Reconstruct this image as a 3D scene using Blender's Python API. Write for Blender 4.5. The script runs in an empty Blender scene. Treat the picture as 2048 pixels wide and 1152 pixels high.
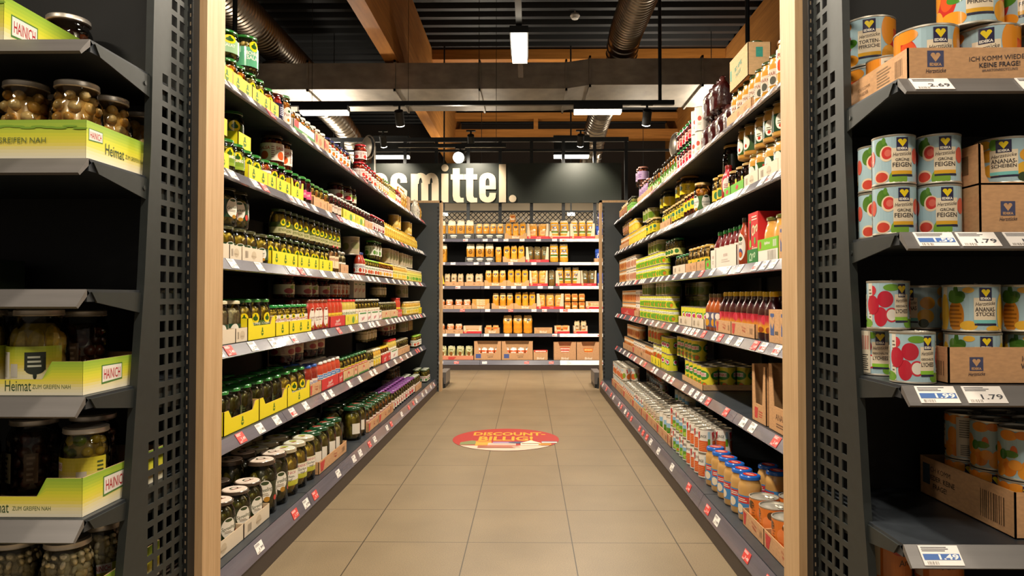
import bpy, math, random
from mathutils import Vector, Euler
rnd = random.Random(7)
SC = bpy.context.scene
COLL = SC.collection
R_ = math.radians
PI = math.pi
# ---------------------------------------------------------------- camera
FPX, CX, CY = 1380.0, 1024.0, 576.0
CAMLOC = Vector((0, 0, 0.95))
PITCH, YAW, SHX, SHY = 1.2, 0.7, -16 / 2048, -12.9 / 2048
cam = bpy.data.cameras.new('camera'); camo = bpy.data.objects.new('camera', cam); COLL.objects.link(camo)
cam.sensor_width = 36; cam.lens = 36 * FPX / 2048; cam.shift_x = SHX; cam.shift_y = SHY
cam.clip_start = 0.05; cam.clip_end = 100
camo.location = CAMLOC; camo.rotation_euler = (R_(90 + PITCH), 0, R_(YAW))
SC.camera = camo
_CR = Euler((R_(90 + PITCH), 0, R_(YAW))).to_matrix()
def ray(px, py):
    return _CR @ Vector(((px - CX + SHX * 2048) / FPX, (-(py - CY) + SHY * 2048) / FPX, -1))
def onX(px, py, x):
    d = ray(px, py); return CAMLOC + d * ((x - CAMLOC.x) / d.x)
def onY(px, py, y):
    d = ray(px, py); return CAMLOC + d * ((y - CAMLOC.y) / d.y)
def onZ(px, py, z):
    d = ray(px, py); return CAMLOC + d * ((z - CAMLOC.z) / d.z)
# ---------------------------------------------------------------- colour
def lin(h):
    if not isinstance(h, str): return h
    h = h.lstrip('#')
    if len(h) == 3: h = ''.join(c * 2 for c in h)
    o = []
    for i in (0, 2, 4):
        c = int(h[i:i + 2], 16) / 255
        o.append(c / 12.92 if c <= 0.04045 else ((c + 0.055) / 1.055) ** 2.4)
    return tuple(o)
def mixc(a, b, t):
    a, b = lin(a), lin(b); return tuple(a[i] * (1 - t) + b[i] * t for i in range(3))
def jit(c, k=0.12):
    c = lin(c); f = 1 + rnd.uniform(-k, k); return tuple(min(1, x * f) for x in c)
# ---------------------------------------------------------------- materials
M = {}
def newmat(name):
    m = bpy.data.materials.new(name); m.use_nodes = True
    nt = m.node_tree; nt.nodes.clear()
    out = nt.nodes.new('ShaderNodeOutputMaterial')
    M[name] = m
    return m, nt, out
def link(nt, a, b): nt.links.new(a, b)
def principled(name, col=None, rough=.5, metal=0, attr=False, noise=None, coat=0, spec=.5, bump=None, emit=None):
    """noise=(scale xyz, amount, dark factor) multiplies the colour; bump=(scale, strength, distance)"""
    m, nt, out = newmat(name)
    b = nt.nodes.new('ShaderNodeBsdfPrincipled')
    b.inputs['Roughness'].default_value = rough; b.inputs['Metallic'].default_value = metal
    b.inputs['Coat Weight'].default_value = coat; b.inputs['Coat Roughness'].default_value = .06
    b.inputs['Specular IOR Level'].default_value = spec
    src = None
    if attr:
        a = nt.nodes.new('ShaderNodeAttribute'); a.attribute_name = 'Col'; src = a.outputs['Color']
    elif col:
        b.inputs['Base Color'].default_value = (*lin(col), 1)
    if noise or bump:
        tc = nt.nodes.new('ShaderNodeTexCoord')
    if noise:
        mp = nt.nodes.new('ShaderNodeMapping'); mp.inputs['Scale'].default_value = noise[0]
        link(nt, tc.outputs['Object'], mp.inputs['Vector'])
        n = nt.nodes.new('ShaderNodeTexNoise'); n.inputs['Scale'].default_value = 1; n.inputs['Detail'].default_value = 4
        link(nt, mp.outputs['Vector'], n.inputs['Vector'])
        rmp = nt.nodes.new('ShaderNodeMapRange'); rmp.inputs['From Min'].default_value = .3; rmp.inputs['From Max'].default_value = .7
        rmp.inputs['To Min'].default_value = noise[1]; rmp.inputs['To Max'].default_value = noise[2]
        link(nt, n.outputs['Fac'], rmp.inputs['Value'])
        mx = nt.nodes.new('ShaderNodeVectorMath'); mx.operation = 'SCALE'
        if src: link(nt, src, mx.inputs[0])
        else: mx.inputs[0].default_value = lin(col)
        link(nt, rmp.outputs['Result'], mx.inputs['Scale'])
        src = mx.outputs['Vector']
    if src: link(nt, src, b.inputs['Base Color'])
    if bump:
        n2 = nt.nodes.new('ShaderNodeTexNoise'); n2.inputs['Scale'].default_value = bump[0]; n2.inputs['Detail'].default_value = 3
        link(nt, tc.outputs['Object'], n2.inputs['Vector'])
        bp = nt.nodes.new('ShaderNodeBump'); bp.inputs['Strength'].default_value = bump[1]; bp.inputs['Distance'].default_value = bump[2]
        link(nt, n2.outputs['Fac'], bp.inputs['Height']); link(nt, bp.outputs['Normal'], b.inputs['Normal'])
    if emit:
        b.inputs['Emission Color'].default_value = (*lin(emit[0]), 1); b.inputs['Emission Strength'].default_value = emit[1]
    link(nt, b.outputs['BSDF'], out.inputs['Surface'])
    return m
principled('print', rough=.55, attr=True)
principled('gloss', rough=.22, attr=True, coat=.3)
principled('sauce', rough=.3, attr=True, coat=1.0)
principled('kraft', rough=.8, attr=True, noise=((60, 60, 160), .88, 1.08))
principled('food', rough=.3, attr=True, coat=.3, noise=((120, 120, 120), .75, 1.15))
principled('plastic_bag', rough=.25, attr=True, coat=.7, noise=((70, 70, 90), .75, 1.15), bump=(40, .6, .004))
principled('tin', rough=.4, metal=.75, attr=True)
principled('black_metal', col='#1d2022', rough=.45, metal=.2, noise=((30, 30, 30), .85, 1.15))
principled('panel_metal', col='#2b2f2e', rough=.5, metal=.2, noise=((40, 40, 40), .9, 1.1))
principled('shelf_metal', col='#363b41', rough=.42, metal=.3, noise=((25, 25, 25), .85, 1.15))
principled('rail', col='#625f6a', rough=.25, metal=0, coat=.6, noise=((3, 60, 60), .85, 1.1))
principled('rail_grey', col='#6f6b69', rough=.35, metal=.2, noise=((3, 60, 60), .9, 1.1))
principled('rail_white', col='#efeae4', rough=.4, noise=((3, 60, 60), .95, 1.0))
principled('plinth', col='#3d322d', rough=.5, noise=((200, 200, 200), .8, 1.15))
principled('dark_back', col='#0c0d0e', rough=.6, noise=((8, 8, 8), .8, 1.2))
principled('board_green', col='#22281f', rough=.55, noise=((2, 2, 2), .9, 1.1))
principled('letter', col='#e6d3b4', rough=.6, noise=((4, 4, 4), .97, 1.02))
principled('galvanised', col='#a89f93', rough=.45, metal=.45, noise=((5, 3, 9), .72, 1.1))
principled('spiral', col='#a79c8e', rough=.3, metal=.9, noise=((4, 4, 4), .8, 1.1))
principled('deck', col='#101214', rough=.5, noise=((3, 3, 3), .8, 1.2))
principled('wall_pale', col='#c9bba3', rough=.8, noise=((2, 2, 2), .93, 1.04))
principled('wall_dark', col='#2b2119', rough=.8, noise=((2, 2, 2), .85, 1.1))
principled('disc', col='#cfc6b6', rough=.3, metal=.1, noise=((3, 3, 3), .95, 1.02))
principled('disc_dim', col='#6e675c', rough=.25, metal=.6, noise=((3, 3, 3), .95, 1.02))  # disc colour darkened to offset the lamp shining on it
principled('white_plastic', col='#e8e4dc', rough=.4, noise=((9, 9, 9), .96, 1.02))
def wood(name, c1, c2, sc, rough=.5):
    m, nt, out = newmat(name)
    b = nt.nodes.new('ShaderNodeBsdfPrincipled'); b.inputs['Roughness'].default_value = rough
    tc = nt.nodes.new('ShaderNodeTexCoord'); mp = nt.nodes.new('ShaderNodeMapping'); mp.inputs['Scale'].default_value = sc
    link(nt, tc.outputs['Object'], mp.inputs['Vector'])
    n = nt.nodes.new('ShaderNodeTexNoise'); n.inputs['Scale'].default_value = 1; n.inputs['Detail'].default_value = 6; n.inputs['Roughness'].default_value = .65
    link(nt, mp.outputs['Vector'], n.inputs['Vector'])
    cr = nt.nodes.new('ShaderNodeValToRGB')
    cr.color_ramp.elements[0].position = .3; cr.color_ramp.elements[0].color = (*lin(c1), 1)
    cr.color_ramp.elements[1].position = .7; cr.color_ramp.elements[1].color = (*lin(c2), 1)
    link(nt, n.outputs['Fac'], cr.inputs['Fac']); link(nt, cr.outputs['Color'], b.inputs['Base Color'])
    link(nt, b.outputs['BSDF'], out.inputs['Surface'])
wood('oak', '#bf9a70', '#d4b288', (90, 90, 4))
wood('glulam', '#a0662a', '#cb8a42', (9, 1.2, 22), .55)
wood('glulam_x', '#9a6224', '#c48238', (1.2, 9, 22), .55)
def glassmat():
    m, nt, out = newmat('glass')
    a = nt.nodes.new('ShaderNodeAttribute'); a.attribute_name = 'Col'
    t = nt.nodes.new('ShaderNodeBsdfTransparent'); link(nt, a.outputs['Color'], t.inputs['Color'])
    g = nt.nodes.new('ShaderNodeBsdfGlossy'); g.inputs['Roughness'].default_value = .04
    f = nt.nodes.new('ShaderNodeFresnel'); f.inputs['IOR'].default_value = 1.5
    mx = nt.nodes.new('ShaderNodeMixShader')
    link(nt, f.outputs['Fac'], mx.inputs['Fac']); link(nt, t.outputs[0], mx.inputs[1]); link(nt, g.outputs[0], mx.inputs[2])
    link(nt, mx.outputs[0], out.inputs['Surface'])
glassmat()
def emitmat(name, col, s):
    m, nt, out = newmat(name)
    e = nt.nodes.new('ShaderNodeEmission'); e.inputs['Color'].default_value = (*lin(col), 1); e.inputs['Strength'].default_value = s
    link(nt, e.outputs[0], out.inputs['Surface'])
emitmat('lamp', '#fff1d8', 14)
emitmat('lamp_spot', '#fff4e0', 30)
def floormat():
    m, nt, out = newmat('floor_tile')
    b = nt.nodes.new('ShaderNodeBsdfPrincipled'); b.inputs['Roughness'].default_value = .42; b.inputs['Specular IOR Level'].default_value = .45
    tc = nt.nodes.new('ShaderNodeTexCoord')
    def noise(scale, detail=3):
        n = nt.nodes.new('ShaderNodeTexNoise'); n.inputs['Scale'].default_value = scale; n.inputs['Detail'].default_value = detail
        link(nt, tc.outputs['Object'], n.inputs['Vector']); return n
    n1 = noise(260, 2); n2 = noise(3.2, 3)
    cr = nt.nodes.new('ShaderNodeValToRGB')
    e = cr.color_ramp.elements
    e[0].position = .35; e[0].color = (*lin('#75664f'), 1); e[1].position = .68; e[1].color = (*lin('#8d7a5e'), 1)
    link(nt, n1.outputs['Fac'], cr.inputs['Fac'])
    mr = nt.nodes.new('ShaderNodeMapRange'); mr.inputs['To Min'].default_value = .88; mr.inputs['To Max'].default_value = 1.08
    mr.inputs['From Min'].default_value = .3; mr.inputs['From Max'].default_value = .7
    link(nt, n2.outputs['Fac'], mr.inputs['Value'])
    sc = nt.nodes.new('ShaderNodeVectorMath'); sc.operation = 'SCALE'
    link(nt, cr.outputs['Color'], sc.inputs[0]); link(nt, mr.outputs['Result'], sc.inputs['Scale'])
    br = nt.nodes.new('ShaderNodeTexBrick')
    br.offset = 0; br.inputs['Scale'].default_value = 1; br.inputs['Mortar Size'].default_value = .0022
    br.inputs['Brick Width'].default_value = .403; br.inputs['Row Height'].default_value = .403
    br.inputs['Mortar Smooth'].default_value = .2
    mp = nt.nodes.new('ShaderNodeMapping'); mp.inputs['Location'].default_value = (-.168 + .403 * 30, -2.68 + .403 * 30, 0)
    link(nt, tc.outputs['Object'], mp.inputs['Vector']); link(nt, mp.outputs['Vector'], br.inputs['Vector'])
    mx = nt.nodes.new('ShaderNodeMix'); mx.data_type = 'RGBA'
    link(nt, br.outputs['Fac'], mx.inputs['Factor'])
    link(nt, sc.outputs['Vector'], mx.inputs['A']); mx.inputs['B'].default_value = (*lin('#3c3225'), 1)
    link(nt, mx.outputs['Result'], b.inputs['Base Color'])
    link(nt, b.outputs['BSDF'], out.inputs['Surface'])
floormat()
# ---------------------------------------------------------------- text outlines
_TX = {}
def txt(s, bold=0.0):
    if 'M' in s: bold = 0
    k = (s, bold)
    if k in _TX: return _TX[k]
    cu = bpy.data.curves.new('t', 'FONT'); cu.body = s; cu.size = 1; cu.resolution_u = 2; cu.offset = bold; cu.align_x = 'CENTER'
    ob = bpy.data.objects.new('t', cu); COLL.objects.link(ob)
    dg = bpy.context.evaluated_depsgraph_get(); dg.update()
    me = ob.evaluated_get(dg).to_mesh()
    vs = [(v.co.x, v.co.y) for v in me.vertices]; fs = [tuple(p.vertices) for p in me.polygons]
    ob.evaluated_get(dg).to_mesh_clear()
    bpy.data.objects.remove(ob); bpy.data.curves.remove(cu)
    xs = [v[0] for v in vs] or [0]
    mid = (min(xs) + max(xs)) / 2
    vs = [(x - mid, y) for x, y in vs]
    _TX[k] = (vs, fs, max(max(xs) - min(xs), 1e-3))
    return _TX[k]
CAPH = 0.69
# ---------------------------------------------------------------- mesh builder
class MB:
    def __init__(s): s.v = []; s.f = []; s.c = []; s.m = []
    def face(s, pts, col, mi=0):
        i = len(s.v); s.v += [tuple(p) for p in pts]; s.f.append(tuple(range(i, i + len(pts)))); s.c.append(lin(col)); s.m.append(mi)
    def grid(s, rows, col, mi=0, closed=True):
        """rows: list of rings of points; col a colour or a function of the ring index"""
        i0 = len(s.v); n = len(rows[0])
        for r in rows: s.v += [tuple(p) for p in r]
        for a in range(len(rows) - 1):
            c = lin(col(a)) if callable(col) else lin(col)
            for b in range(n if closed else n - 1):
                b2 = (b + 1) % n
                s.f.append((i0 + a * n + b, i0 + a * n + b2, i0 + (a + 1) * n + b2, i0 + (a + 1) * n + b)); s.c.append(c); s.m.append(mi)
    def lathe(s, prof, col, segs=24, mi=0, caps=True, o=(0, 0, 0)):
        rows = [[(o[0] + r * math.sin(2 * PI * k / segs), o[1] - r * math.cos(2 * PI * k / segs), o[2] + z) for k in range(segs)] for r, z in prof]
        s.grid(rows, col, mi)
        if caps:
            c0 = col(0) if callable(col) else col; c1 = col(len(prof) - 2) if callable(col) else col
            s.face(rows[0][::-1], c0, mi); s.face(rows[-1], c1, mi)
    def box(s, lo, hi, col='#808080', mi=0):
        x0, y0, z0 = lo; x1, y1, z1 = hi
        p = [(x0, y0, z0), (x1, y0, z0), (x1, y1, z0), (x0, y1, z0), (x0, y0, z1), (x1, y0, z1), (x1, y1, z1), (x0, y1, z1)]
        for q in ((0, 3, 2, 1), (4, 5, 6, 7), (0, 1, 5, 4), (1, 2, 6, 5), (2, 3, 7, 6), (3, 0, 4, 7)): s.face([p[i] for i in q], col, mi)
    def prism(s, poly, fn, t, col, mi=0, back=None):
        """polygon (u,v) -> fn(u,v,e); e=0 front, e=-t back"""
        s.face([fn(u, v, 0) for u, v in poly], col, mi)
        s.face([fn(u, v, -t) for u, v in poly][::-1], back or col, mi)
        for i in range(len(poly)):
            a, b = poly[i], poly[(i + 1) % len(poly)]
            s.face([fn(*a, -t), fn(*b, -t), fn(*b, 0), fn(*a, 0)], back or col, mi)
    def tube(s, a, b, r, col='#808080', segs=10, mi=0):
        a, b = Vector(a), Vector(b); d = (b - a).normalized()
        u = d.orthogonal().normalized(); w = d.cross(u)
        rows = [[p + (u * math.cos(2 * PI * k / segs) + w * math.sin(2 * PI * k / segs)) * r for k in range(segs)] for p in (a, b)]
        s.grid(rows, col, mi); s.face(rows[0][::-1], col, mi); s.face(rows[1], col, mi)
    def ball(s, c, r, col, axis=None, segs=8, rings=5, mi=0):
        """ellipsoid of radii r, tilted by axis (Euler)"""
        e = Euler(axis).to_matrix() if axis else None
        rows = []
        for i in range(rings + 1):
            t = -PI / 2 + PI * i / rings
            row = []
            for k in range(segs):
                p = Vector((r[0] * math.cos(t) * math.cos(2 * PI * k / segs), r[1] * math.cos(t) * math.sin(2 * PI * k / segs), r[2] * math.sin(t)))
                if e: p = e @ p
                row.append((c[0] + p.x, c[1] + p.y, c[2] + p.z))
            rows.append(row)
        s.grid(rows, col, mi)
    # printed decoration on a surface; fn(u, v, e) -> point, su / sv metres per unit
    def decor(s, items, fn, su=1, sv=1, e0=.0004, de=.00012, mi=0, step=.006, clip=None):
        if clip:
            fn0 = fn; c0, c1 = clip[0] * sv, clip[1] * sv
            fn = lambda u, v, e: fn0(u, min(c1, max(c0, v)), e)
        def cols(u0, u1, lo, hi, n, e, col):
            for i in range(n):
                a = u0 + (u1 - u0) * i / n; b = u0 + (u1 - u0) * (i + 1) / n
                s.face([fn(a, lo(a), e), fn(b, lo(b), e), fn(b, hi(b), e), fn(a, hi(a), e)], col, mi)
        i = -1
        for it in items:
            k = it[0]; i += 1; e = e0 + i * de
            if k == 'Z': i = 1      # restart the layering on another side of the thing
            if k == 'R':
                _, u, v, w, h, col = it; u, w, v, h = u * su, w * su, v * sv, h * sv
                cols(u - w / 2, u + w / 2, lambda x: v - h / 2, lambda x: v + h / 2, max(1, min(40, int(w / step))) if step else 1, e, col)
            elif k == 'V':      # vertical colour run: u, v0, v1, w, [colours bottom to top]
                _, u, v0, v1, w, cl = it; n = 12
                for j in range(n):
                    t = (j + .5) / n * (len(cl) - 1); q = min(int(t), len(cl) - 2)
                    a, b = (v0 + (v1 - v0) * j / n) * sv, (v0 + (v1 - v0) * (j + 1) / n) * sv
                    cols((u - w / 2) * su, (u + w / 2) * su, lambda x: a, lambda x: b, max(1, min(24, int(w * su / step))) if step else 1, e, mixc(cl[q], cl[q + 1], t - q))
            elif k == 'E':
                _, u, v, a, b, col = it[:6]; u, a, v, b = u * su, a * su, v * sv, b * sv
                f = lambda x: b * math.sqrt(max(0, 1 - ((x - u) / a) ** 2))
                n = 24
                xs = [u - a * math.cos(PI * j / n) for j in range(n + 1)]
                for j in range(n):
                    p, q = xs[j], xs[j + 1]
                    s.face([fn(p, v - f(p), e), fn(q, v - f(q), e), fn(q, v + f(q), e), fn(p, v + f(p), e)], col, mi)
            elif k == 'H':      # heart: u, v, half width in v units
                _, u, v, r, col = it; u, v, r = u * su, v * sv, r * sv
                def hi(x):
                    q = min(1, abs(x - u) / r); return v + r * (.4 + .5 * math.sqrt(max(0, 1 - (2 * q - 1) ** 2)))
                def lo(x):
                    q = min(1, abs(x - u) / r); return v + r * (-.95 + 1.35 * q)
                cols(u - r, u + r, lo, hi, 16, e, col)
            elif k == 'T':      # text: string, u, v (middle), cap height, colour, bold, max width in u units, slope
                _, st, u, v, h, col = it[:6]; bold = it[6] if len(it) > 6 else .01; mw = it[7] if len(it) > 7 else None; sl = it[8] if len(it) > 8 else 0
                vs, fs, w = txt(st, bold); g = h * sv / CAPH; gx = g
                if mw: gx = min(g, mw * su / w)
                if mw and mw < 0: gx = -mw * su / w
                sh = it[9] if len(it) > 9 else 0
                pts = [fn(u * su + x * gx + y * gx * sh, v * sv + (y - CAPH / 2) * g + x * gx * sl, e) for x, y in vs]
                i0 = len(s.v); s.v += pts
                for q in fs: s.f.append(tuple(i0 + z for z in q)); s.c.append(lin(col)); s.m.append(mi)
            elif k == 'B':      # n bars, u, v, w, h, n, colour, vertical
                _, u, v, w, h, n, col, vert = it
                for j in range(n):
                    if vert:
                        a = (u - w / 2 + w * (j + rnd.uniform(.1, .5)) / n) * su; b = a + w * su / n * rnd.uniform(.25, .6)
                        s.face([fn(a, (v - h / 2) * sv, e), fn(b, (v - h / 2) * sv, e), fn(b, (v + h / 2) * sv, e), fn(a, (v + h / 2) * sv, e)], col, mi)
                    else:
                        y0 = (v - h / 2 + h * (j + .2) / n) * sv; y1 = y0 + h * sv / n * .45; w2 = w * rnd.uniform(.7, 1)
                        cols((u - w / 2) * su, (u - w / 2 + w2) * su, lambda x: y0, lambda x: y1, max(1, int(w2 * su / step)) if step else 1, e, col)
            elif k == 'G':      # polygon
                _, pl, col = it
                s.face([fn(x * su, y * sv, e) for x, y in pl], col, mi)
    def mesh(s, name, mats, smooth=.7):
        me = bpy.data.meshes.new(name); me.from_pydata(s.v, [], s.f); 
        for m in (mats if isinstance(mats, (list, tuple)) else [mats]): me.materials.append(M[m])
        at = me.attributes.new('Col', 'FLOAT_COLOR', 'CORNER')
        buf = []
        for f, c in zip(s.f, s.c): buf += [c[0], c[1], c[2], 1.0] * len(f)
        at.data.foreach_set('color', buf)
        me.polygons.foreach_set('material_index', s.m)
        if smooth:
            me.polygons.foreach_set('use_smooth', [True] * len(s.f)); me.update(); me.set_sharp_from_angle(angle=smooth)
        me.update()
        return me
    def build(s, name, mats, parent=None, loc=(0, 0, 0), rot=0, smooth=.7, linked=True):
        o = bpy.data.objects.new(name, s.mesh(name, mats, smooth)); o.location = loc; o.rotation_euler = (0, 0, rot)
        if parent: o.parent = parent
        if linked: COLL.objects.link(o)
        return o
def tag(o, label=None, cat=None, group=None, kind=None):
    for k, v in (('label', label), ('category', cat), ('group', group), ('kind', kind)):
        if v: o[k] = v
    return o
def empty(name, loc=(0, 0, 0), rot=0, linked=True):
    o = bpy.data.objects.new(name, None); o.location = loc; o.rotation_euler = (0, 0, rot); o.empty_display_size = .05
    if linked: COLL.objects.link(o)
    return o
def flat(y=0):      # front surface facing -Y at local y
    return lambda u, v, e: (u, y - e, v)
def cyl(r):
    return lambda u, v, e: ((r + e) * math.sin(u / r), -(r + e) * math.cos(u / r), v)
# ================================================================= the setting
def slab(name, lo, hi, mat, kind='structure', loc=(0, 0, 0)):
    b = MB(); b.box(lo, hi); o = b.build(name, mat, loc=loc, smooth=0); o['kind'] = kind; return o
slab('floor', (-8, -3, -.05), (8, 17, 0), 'floor_tile')
slab('wall_back', (-8, 17, 0), (8, 17.1, 5.4), 'wall_dark')
slab('wall_left', (-8.1, -3, 0), (-8, 17, 5.4), 'wall_dark')
slab('wall_right', (8, -3, 0), (8.1, 17, 5.4), 'wall_dark')
slab('wall_middle', (-8, 12.0, 0), (8, 12.1, 2.62), 'wall_pale')
# trapezoid-sheet roof deck, ribs across the aisle
b = MB(); y = 7.0; zd = 5.2
pts = []
while y < 17:
    pts += [(y, zd), (y + .1, zd), (y + .14, zd + .11), (y + .27, zd + .11)]; y += .31
for (ya, za), (yb, zb) in zip(pts, pts[1:]):
    b.face([(-8, ya, za), (8, ya, za), (8, yb, zb), (-8, yb, zb)], '#202020')
o = b.build('ceiling', 'deck', smooth=0); o['kind'] = 'structure'
slab('ceiling.001', (-8, -3, 5.25), (8, 7, 5.3), 'deck')
# glulam beams along the aisle, purlins across
for i, (xa, xb) in enumerate(((-1.84, -1.66), (3.38, 3.56))):
    o = slab('beam', (xa, 5, 3.95), (xb, 17, 5.2), 'glulam'); tag(o, kind='structure')
for i, (ya, yb, za, zb) in enumerate(((11.8, 12.0, 5.03, 5.2), (15.6, 15.85, 4.98, 5.12), (15.6, 15.85, 4.52, 4.74))):
    o = slab('purlin_beam', (-1.66, ya, za), (3.38, yb, zb), 'glulam_x'); tag(o, kind='structure')
slab('post_beam', (.12, 15.6, 4.74), (.22, 15.8, 4.98), 'glulam_x')
slab('purlin_beam', (3.56, 15.2, 2.9), (8, 15.5, 3.15), 'glulam_x')

# ---------------------------------------------------------------- ventilation
def spiral_mesh(path, r, pitch=.075):
    """ribbed round duct swept along a polyline"""
    b = MB(); P = [Vector(p) for p in path]; rows = []; up = Vector((0, 0, 1)); k = 0
    for i in range(len(P) - 1):
        a, c = P[i], P[i + 1]; d = (c - a); L = d.length; d.normalize()
        d0 = (P[i] - P[i - 1]).normalized() if i else d; d1 = (P[i + 2] - P[i + 1]).normalized() if i + 2 < len(P) else d
        n = max(1, int(L / pitch)); s = Vector((1, 0, 0))
        for j in range(n + (1 if i == len(P) - 2 else 0)):
            t = j / n; p = a + d * L * t
            for dr, dt in ((0, 0), (.011, .1), (.011, .18), (0, .3)):
                if j == n and dt: continue
                q = p + d * pitch * dt
                dd = ((d0 + d).normalized() if t == 0 else d); u = s; w = dd.cross(u).normalized()
                rows.append([q + (u * math.cos(2 * PI * m / 28) + w * math.sin(2 * PI * m / 28)) * (r + dr) for m in range(28)])
    b.grid(rows, '#a0968a'); b.face(rows[0][::-1], '#303030'); b.face(rows[-1], '#303030')
    return b
def elbow(x, y0, z0, y1, z1, n=6):
    return [(x, y0 + (y1 - y0) * math.sin(PI / 2 * i / n), z1 + (z0 - z1) * math.cos(PI / 2 * i / n)) for i in range(n + 1)]
def vduct(path, r, label):
    t = empty('spiral_duct', path[0]); tag(t, label, 'duct', 'round ventilation ducts')
    off = Vector(path[0])
    bb = spiral_mesh([Vector(p) - off for p in path], r); bb.build('duct_pipe', 'spiral', t)
    e, q = Vector(path[-1]) - off, Vector(path[-2]) - off
    c = MB(); d = (e - q).normalized(); c.tube(e - d * .04, e + d * .012, r + .016, '#888', 24); c.build('vent_collar', 'spiral', t)
    return t
vduct([(-3.42, 5.5, 4.33), (-3.42, 10.4, 4.33), (-3.42, 11.0, 4.33)], .22, 'ribbed round silver duct running along the ceiling left of the timber beam')
c = vduct([(-3.42, 9.25, 4.09), (-3.42, 9.25, 3.94)], .17, 'short round duct dropping from the left ceiling duct into the square duct')
vduct([(1.24, 5.5, 4.3), (1.24, 8.6, 4.3)] + elbow(1.24, 8.6, 4.3, 9.2, 4.045)[1:], .2, 'ribbed round silver duct right of the bright hanging lamp, bending into the square duct')
for x, xb, lab in ((-3.05, -2.7, 'round outlet duct curving down behind the left strip lamp'), (1.12, 1.0, 'round outlet duct curving down behind the right strip lamp')):
    vduct([(x, 9.8, 3.75)] + [(x + (xb - x) * q / 5, 9.8 + 1.4 * math.sin(PI / 2 * q / 5), 3.1 + .65 * math.cos(PI / 2 * q / 5)) for q in range(1, 6)] + [(xb, 11.2, 2.95)], .17, lab)
t = empty('square_duct', (0, 8.7, 3.58)); tag(t, 'wide rectangular sheet metal duct crossing above the aisle', 'duct')
b = MB()
def dsec(xa, za, xb, zb, h=.335):
    ya, yb = 0, 1.05
    A = [(xa, ya, za), (xa, yb, za), (xa, yb, za + h), (xa, ya, za + h)]; B = [(xb, ya, zb), (xb, yb, zb), (xb, yb, zb + h), (xb, ya, zb + h)]
    for i in range(4):
        j = (i + 1) % 4; b.face([A[i], A[j], B[j], B[i]], '#888')
dsec(-4.6, .0, .48, 0); dsec(.48, 0, .78, .045); dsec(.78, .045, 4.2, .045)
b.build('duct_body', 'galvanised', t, smooth=0)
for x, z in ((-3.8, 0), (-2.81, 0), (-1.7, 0), (-.62, 0), (.48, 0), (.78, .045), (2.2, .045), (3.3, .045)):
    f = MB(); y0, y1, z0, z1 = -.03, 1.08, z - .03, z + .365
    for lo, hi in (((x - .012, y0, z0), (x + .012, y1, z0 + .03)), ((x - .012, y0, z1 - .03), (x + .012, y1, z1)), ((x - .012, y0, z0), (x + .012, y0 + .03, z1)), ((x - .012, y1 - .03, z0), (x + .012, y1, z1))): f.box(lo, hi)
    f.build('flange', 'galvanised', t, smooth=0)

# ---------------------------------------------------------------- lamps and tracks
def track(name, a, b_, rods, label, top=5.2, wires=()):
    t = empty(name, a); tag(t, label, 'light track', 'lighting tracks'); a_ = Vector(a)
    d = Vector(b_) - a_; m = MB(); w = .022
    lo = Vector((min(0, d.x) - w, min(0, d.y) - w, -.02)); hi = Vector((max(0, d.x) + w, max(0, d.y) + w, .025))
    m.box(lo, hi); m.build('rail_bar', 'black_metal', t, smooth=0)
    for p in rods:
        q = Vector(p) - a_; m = MB(); m.tube(q + Vector((0, 0, .02)), q + Vector((0, 0, top - a[2] + .1)), p_r, '#222', 8); m.build('hanging_rod', 'black_metal', t)
    for p in wires:
        q = Vector(p) - a_; m = MB(); m.tube(q, q + Vector((0, 0, top - a[2] + .1)), .003, '#222', 6); m.build('hanging_wire', 'black_metal', t)
    return t
p_r = .018
TZ = 2.9
track('lighting_track', (-2.5, 6.95, TZ), (1.45, 6.95, TZ), [(1.33, 6.95, TZ)], 'black light track crossing the aisle above the far shelf ends', 3.95, [(-2.2, 6.95, TZ), (-.5, 6.95, TZ)])
p_r = .012
track('lighting_track', (-.068, -.8, TZ + .02), (-.068, 6.1, TZ + .02), [(-.068, 4.9, TZ), (-.068, 2.5, TZ)], 'black light track running along the middle of the aisle')
def areal(parent, loc, sx, sy, watts, col=(1, .88, .71), rot=(0, 0, 0), spread=PI):
    l = bpy.data.lights.new('lamp', 'AREA'); l.shape = 'RECTANGLE'; l.size = sx; l.size_y = sy; l.energy = watts; l.color = col; l.spread = spread
    o = bpy.data.objects.new('lamp', l); o.location = loc; o.rotation_euler = rot; o.parent = parent; COLL.objects.link(o); return o
WARM = (1, .88, .71)
def linear_lamp(x, y, z, sx, sy, label, watts, group=None, gap=.07):
    t = empty('linear_lamp', (x, y, z)); tag(t, label, 'ceiling lamp', group)
    m = MB(); m.box((-sx / 2 - .01, -sy / 2 - .01, .0), (sx / 2 + .01, sy / 2 + .01, gap - .02)); m.build('housing', 'black_metal', t, smooth=0)
    m = MB(); m.box((-sx / 2, -sy / 2, -.03), (sx / 2, sy / 2, -.001)); m.build('diffuser', 'lamp', t, smooth=0)
    m = MB(); m.box((-.03, -.03, gap - .02), (.03, .03, gap - .014)); m.build('mounting_plate', 'black_metal', t, smooth=0)
    areal(t, (0, 0, -.04), sx, sy, watts, WARM, spread=R_(170))
    return t
G1 = 'strip lamps above the aisle'
for y, w, lab in ((5.2, 52, 'bright white lamp hanging from the track along the aisle'), (3.45, 52, 'strip lamp above the middle of the aisle'), (1.75, 48, 'strip lamp above the near end of the aisle'), (.2, 40, 'strip lamp above the cross aisle before the end displays')):
    linear_lamp(-.068, y, TZ - .06, .115, .56, lab, w, G1)
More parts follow.
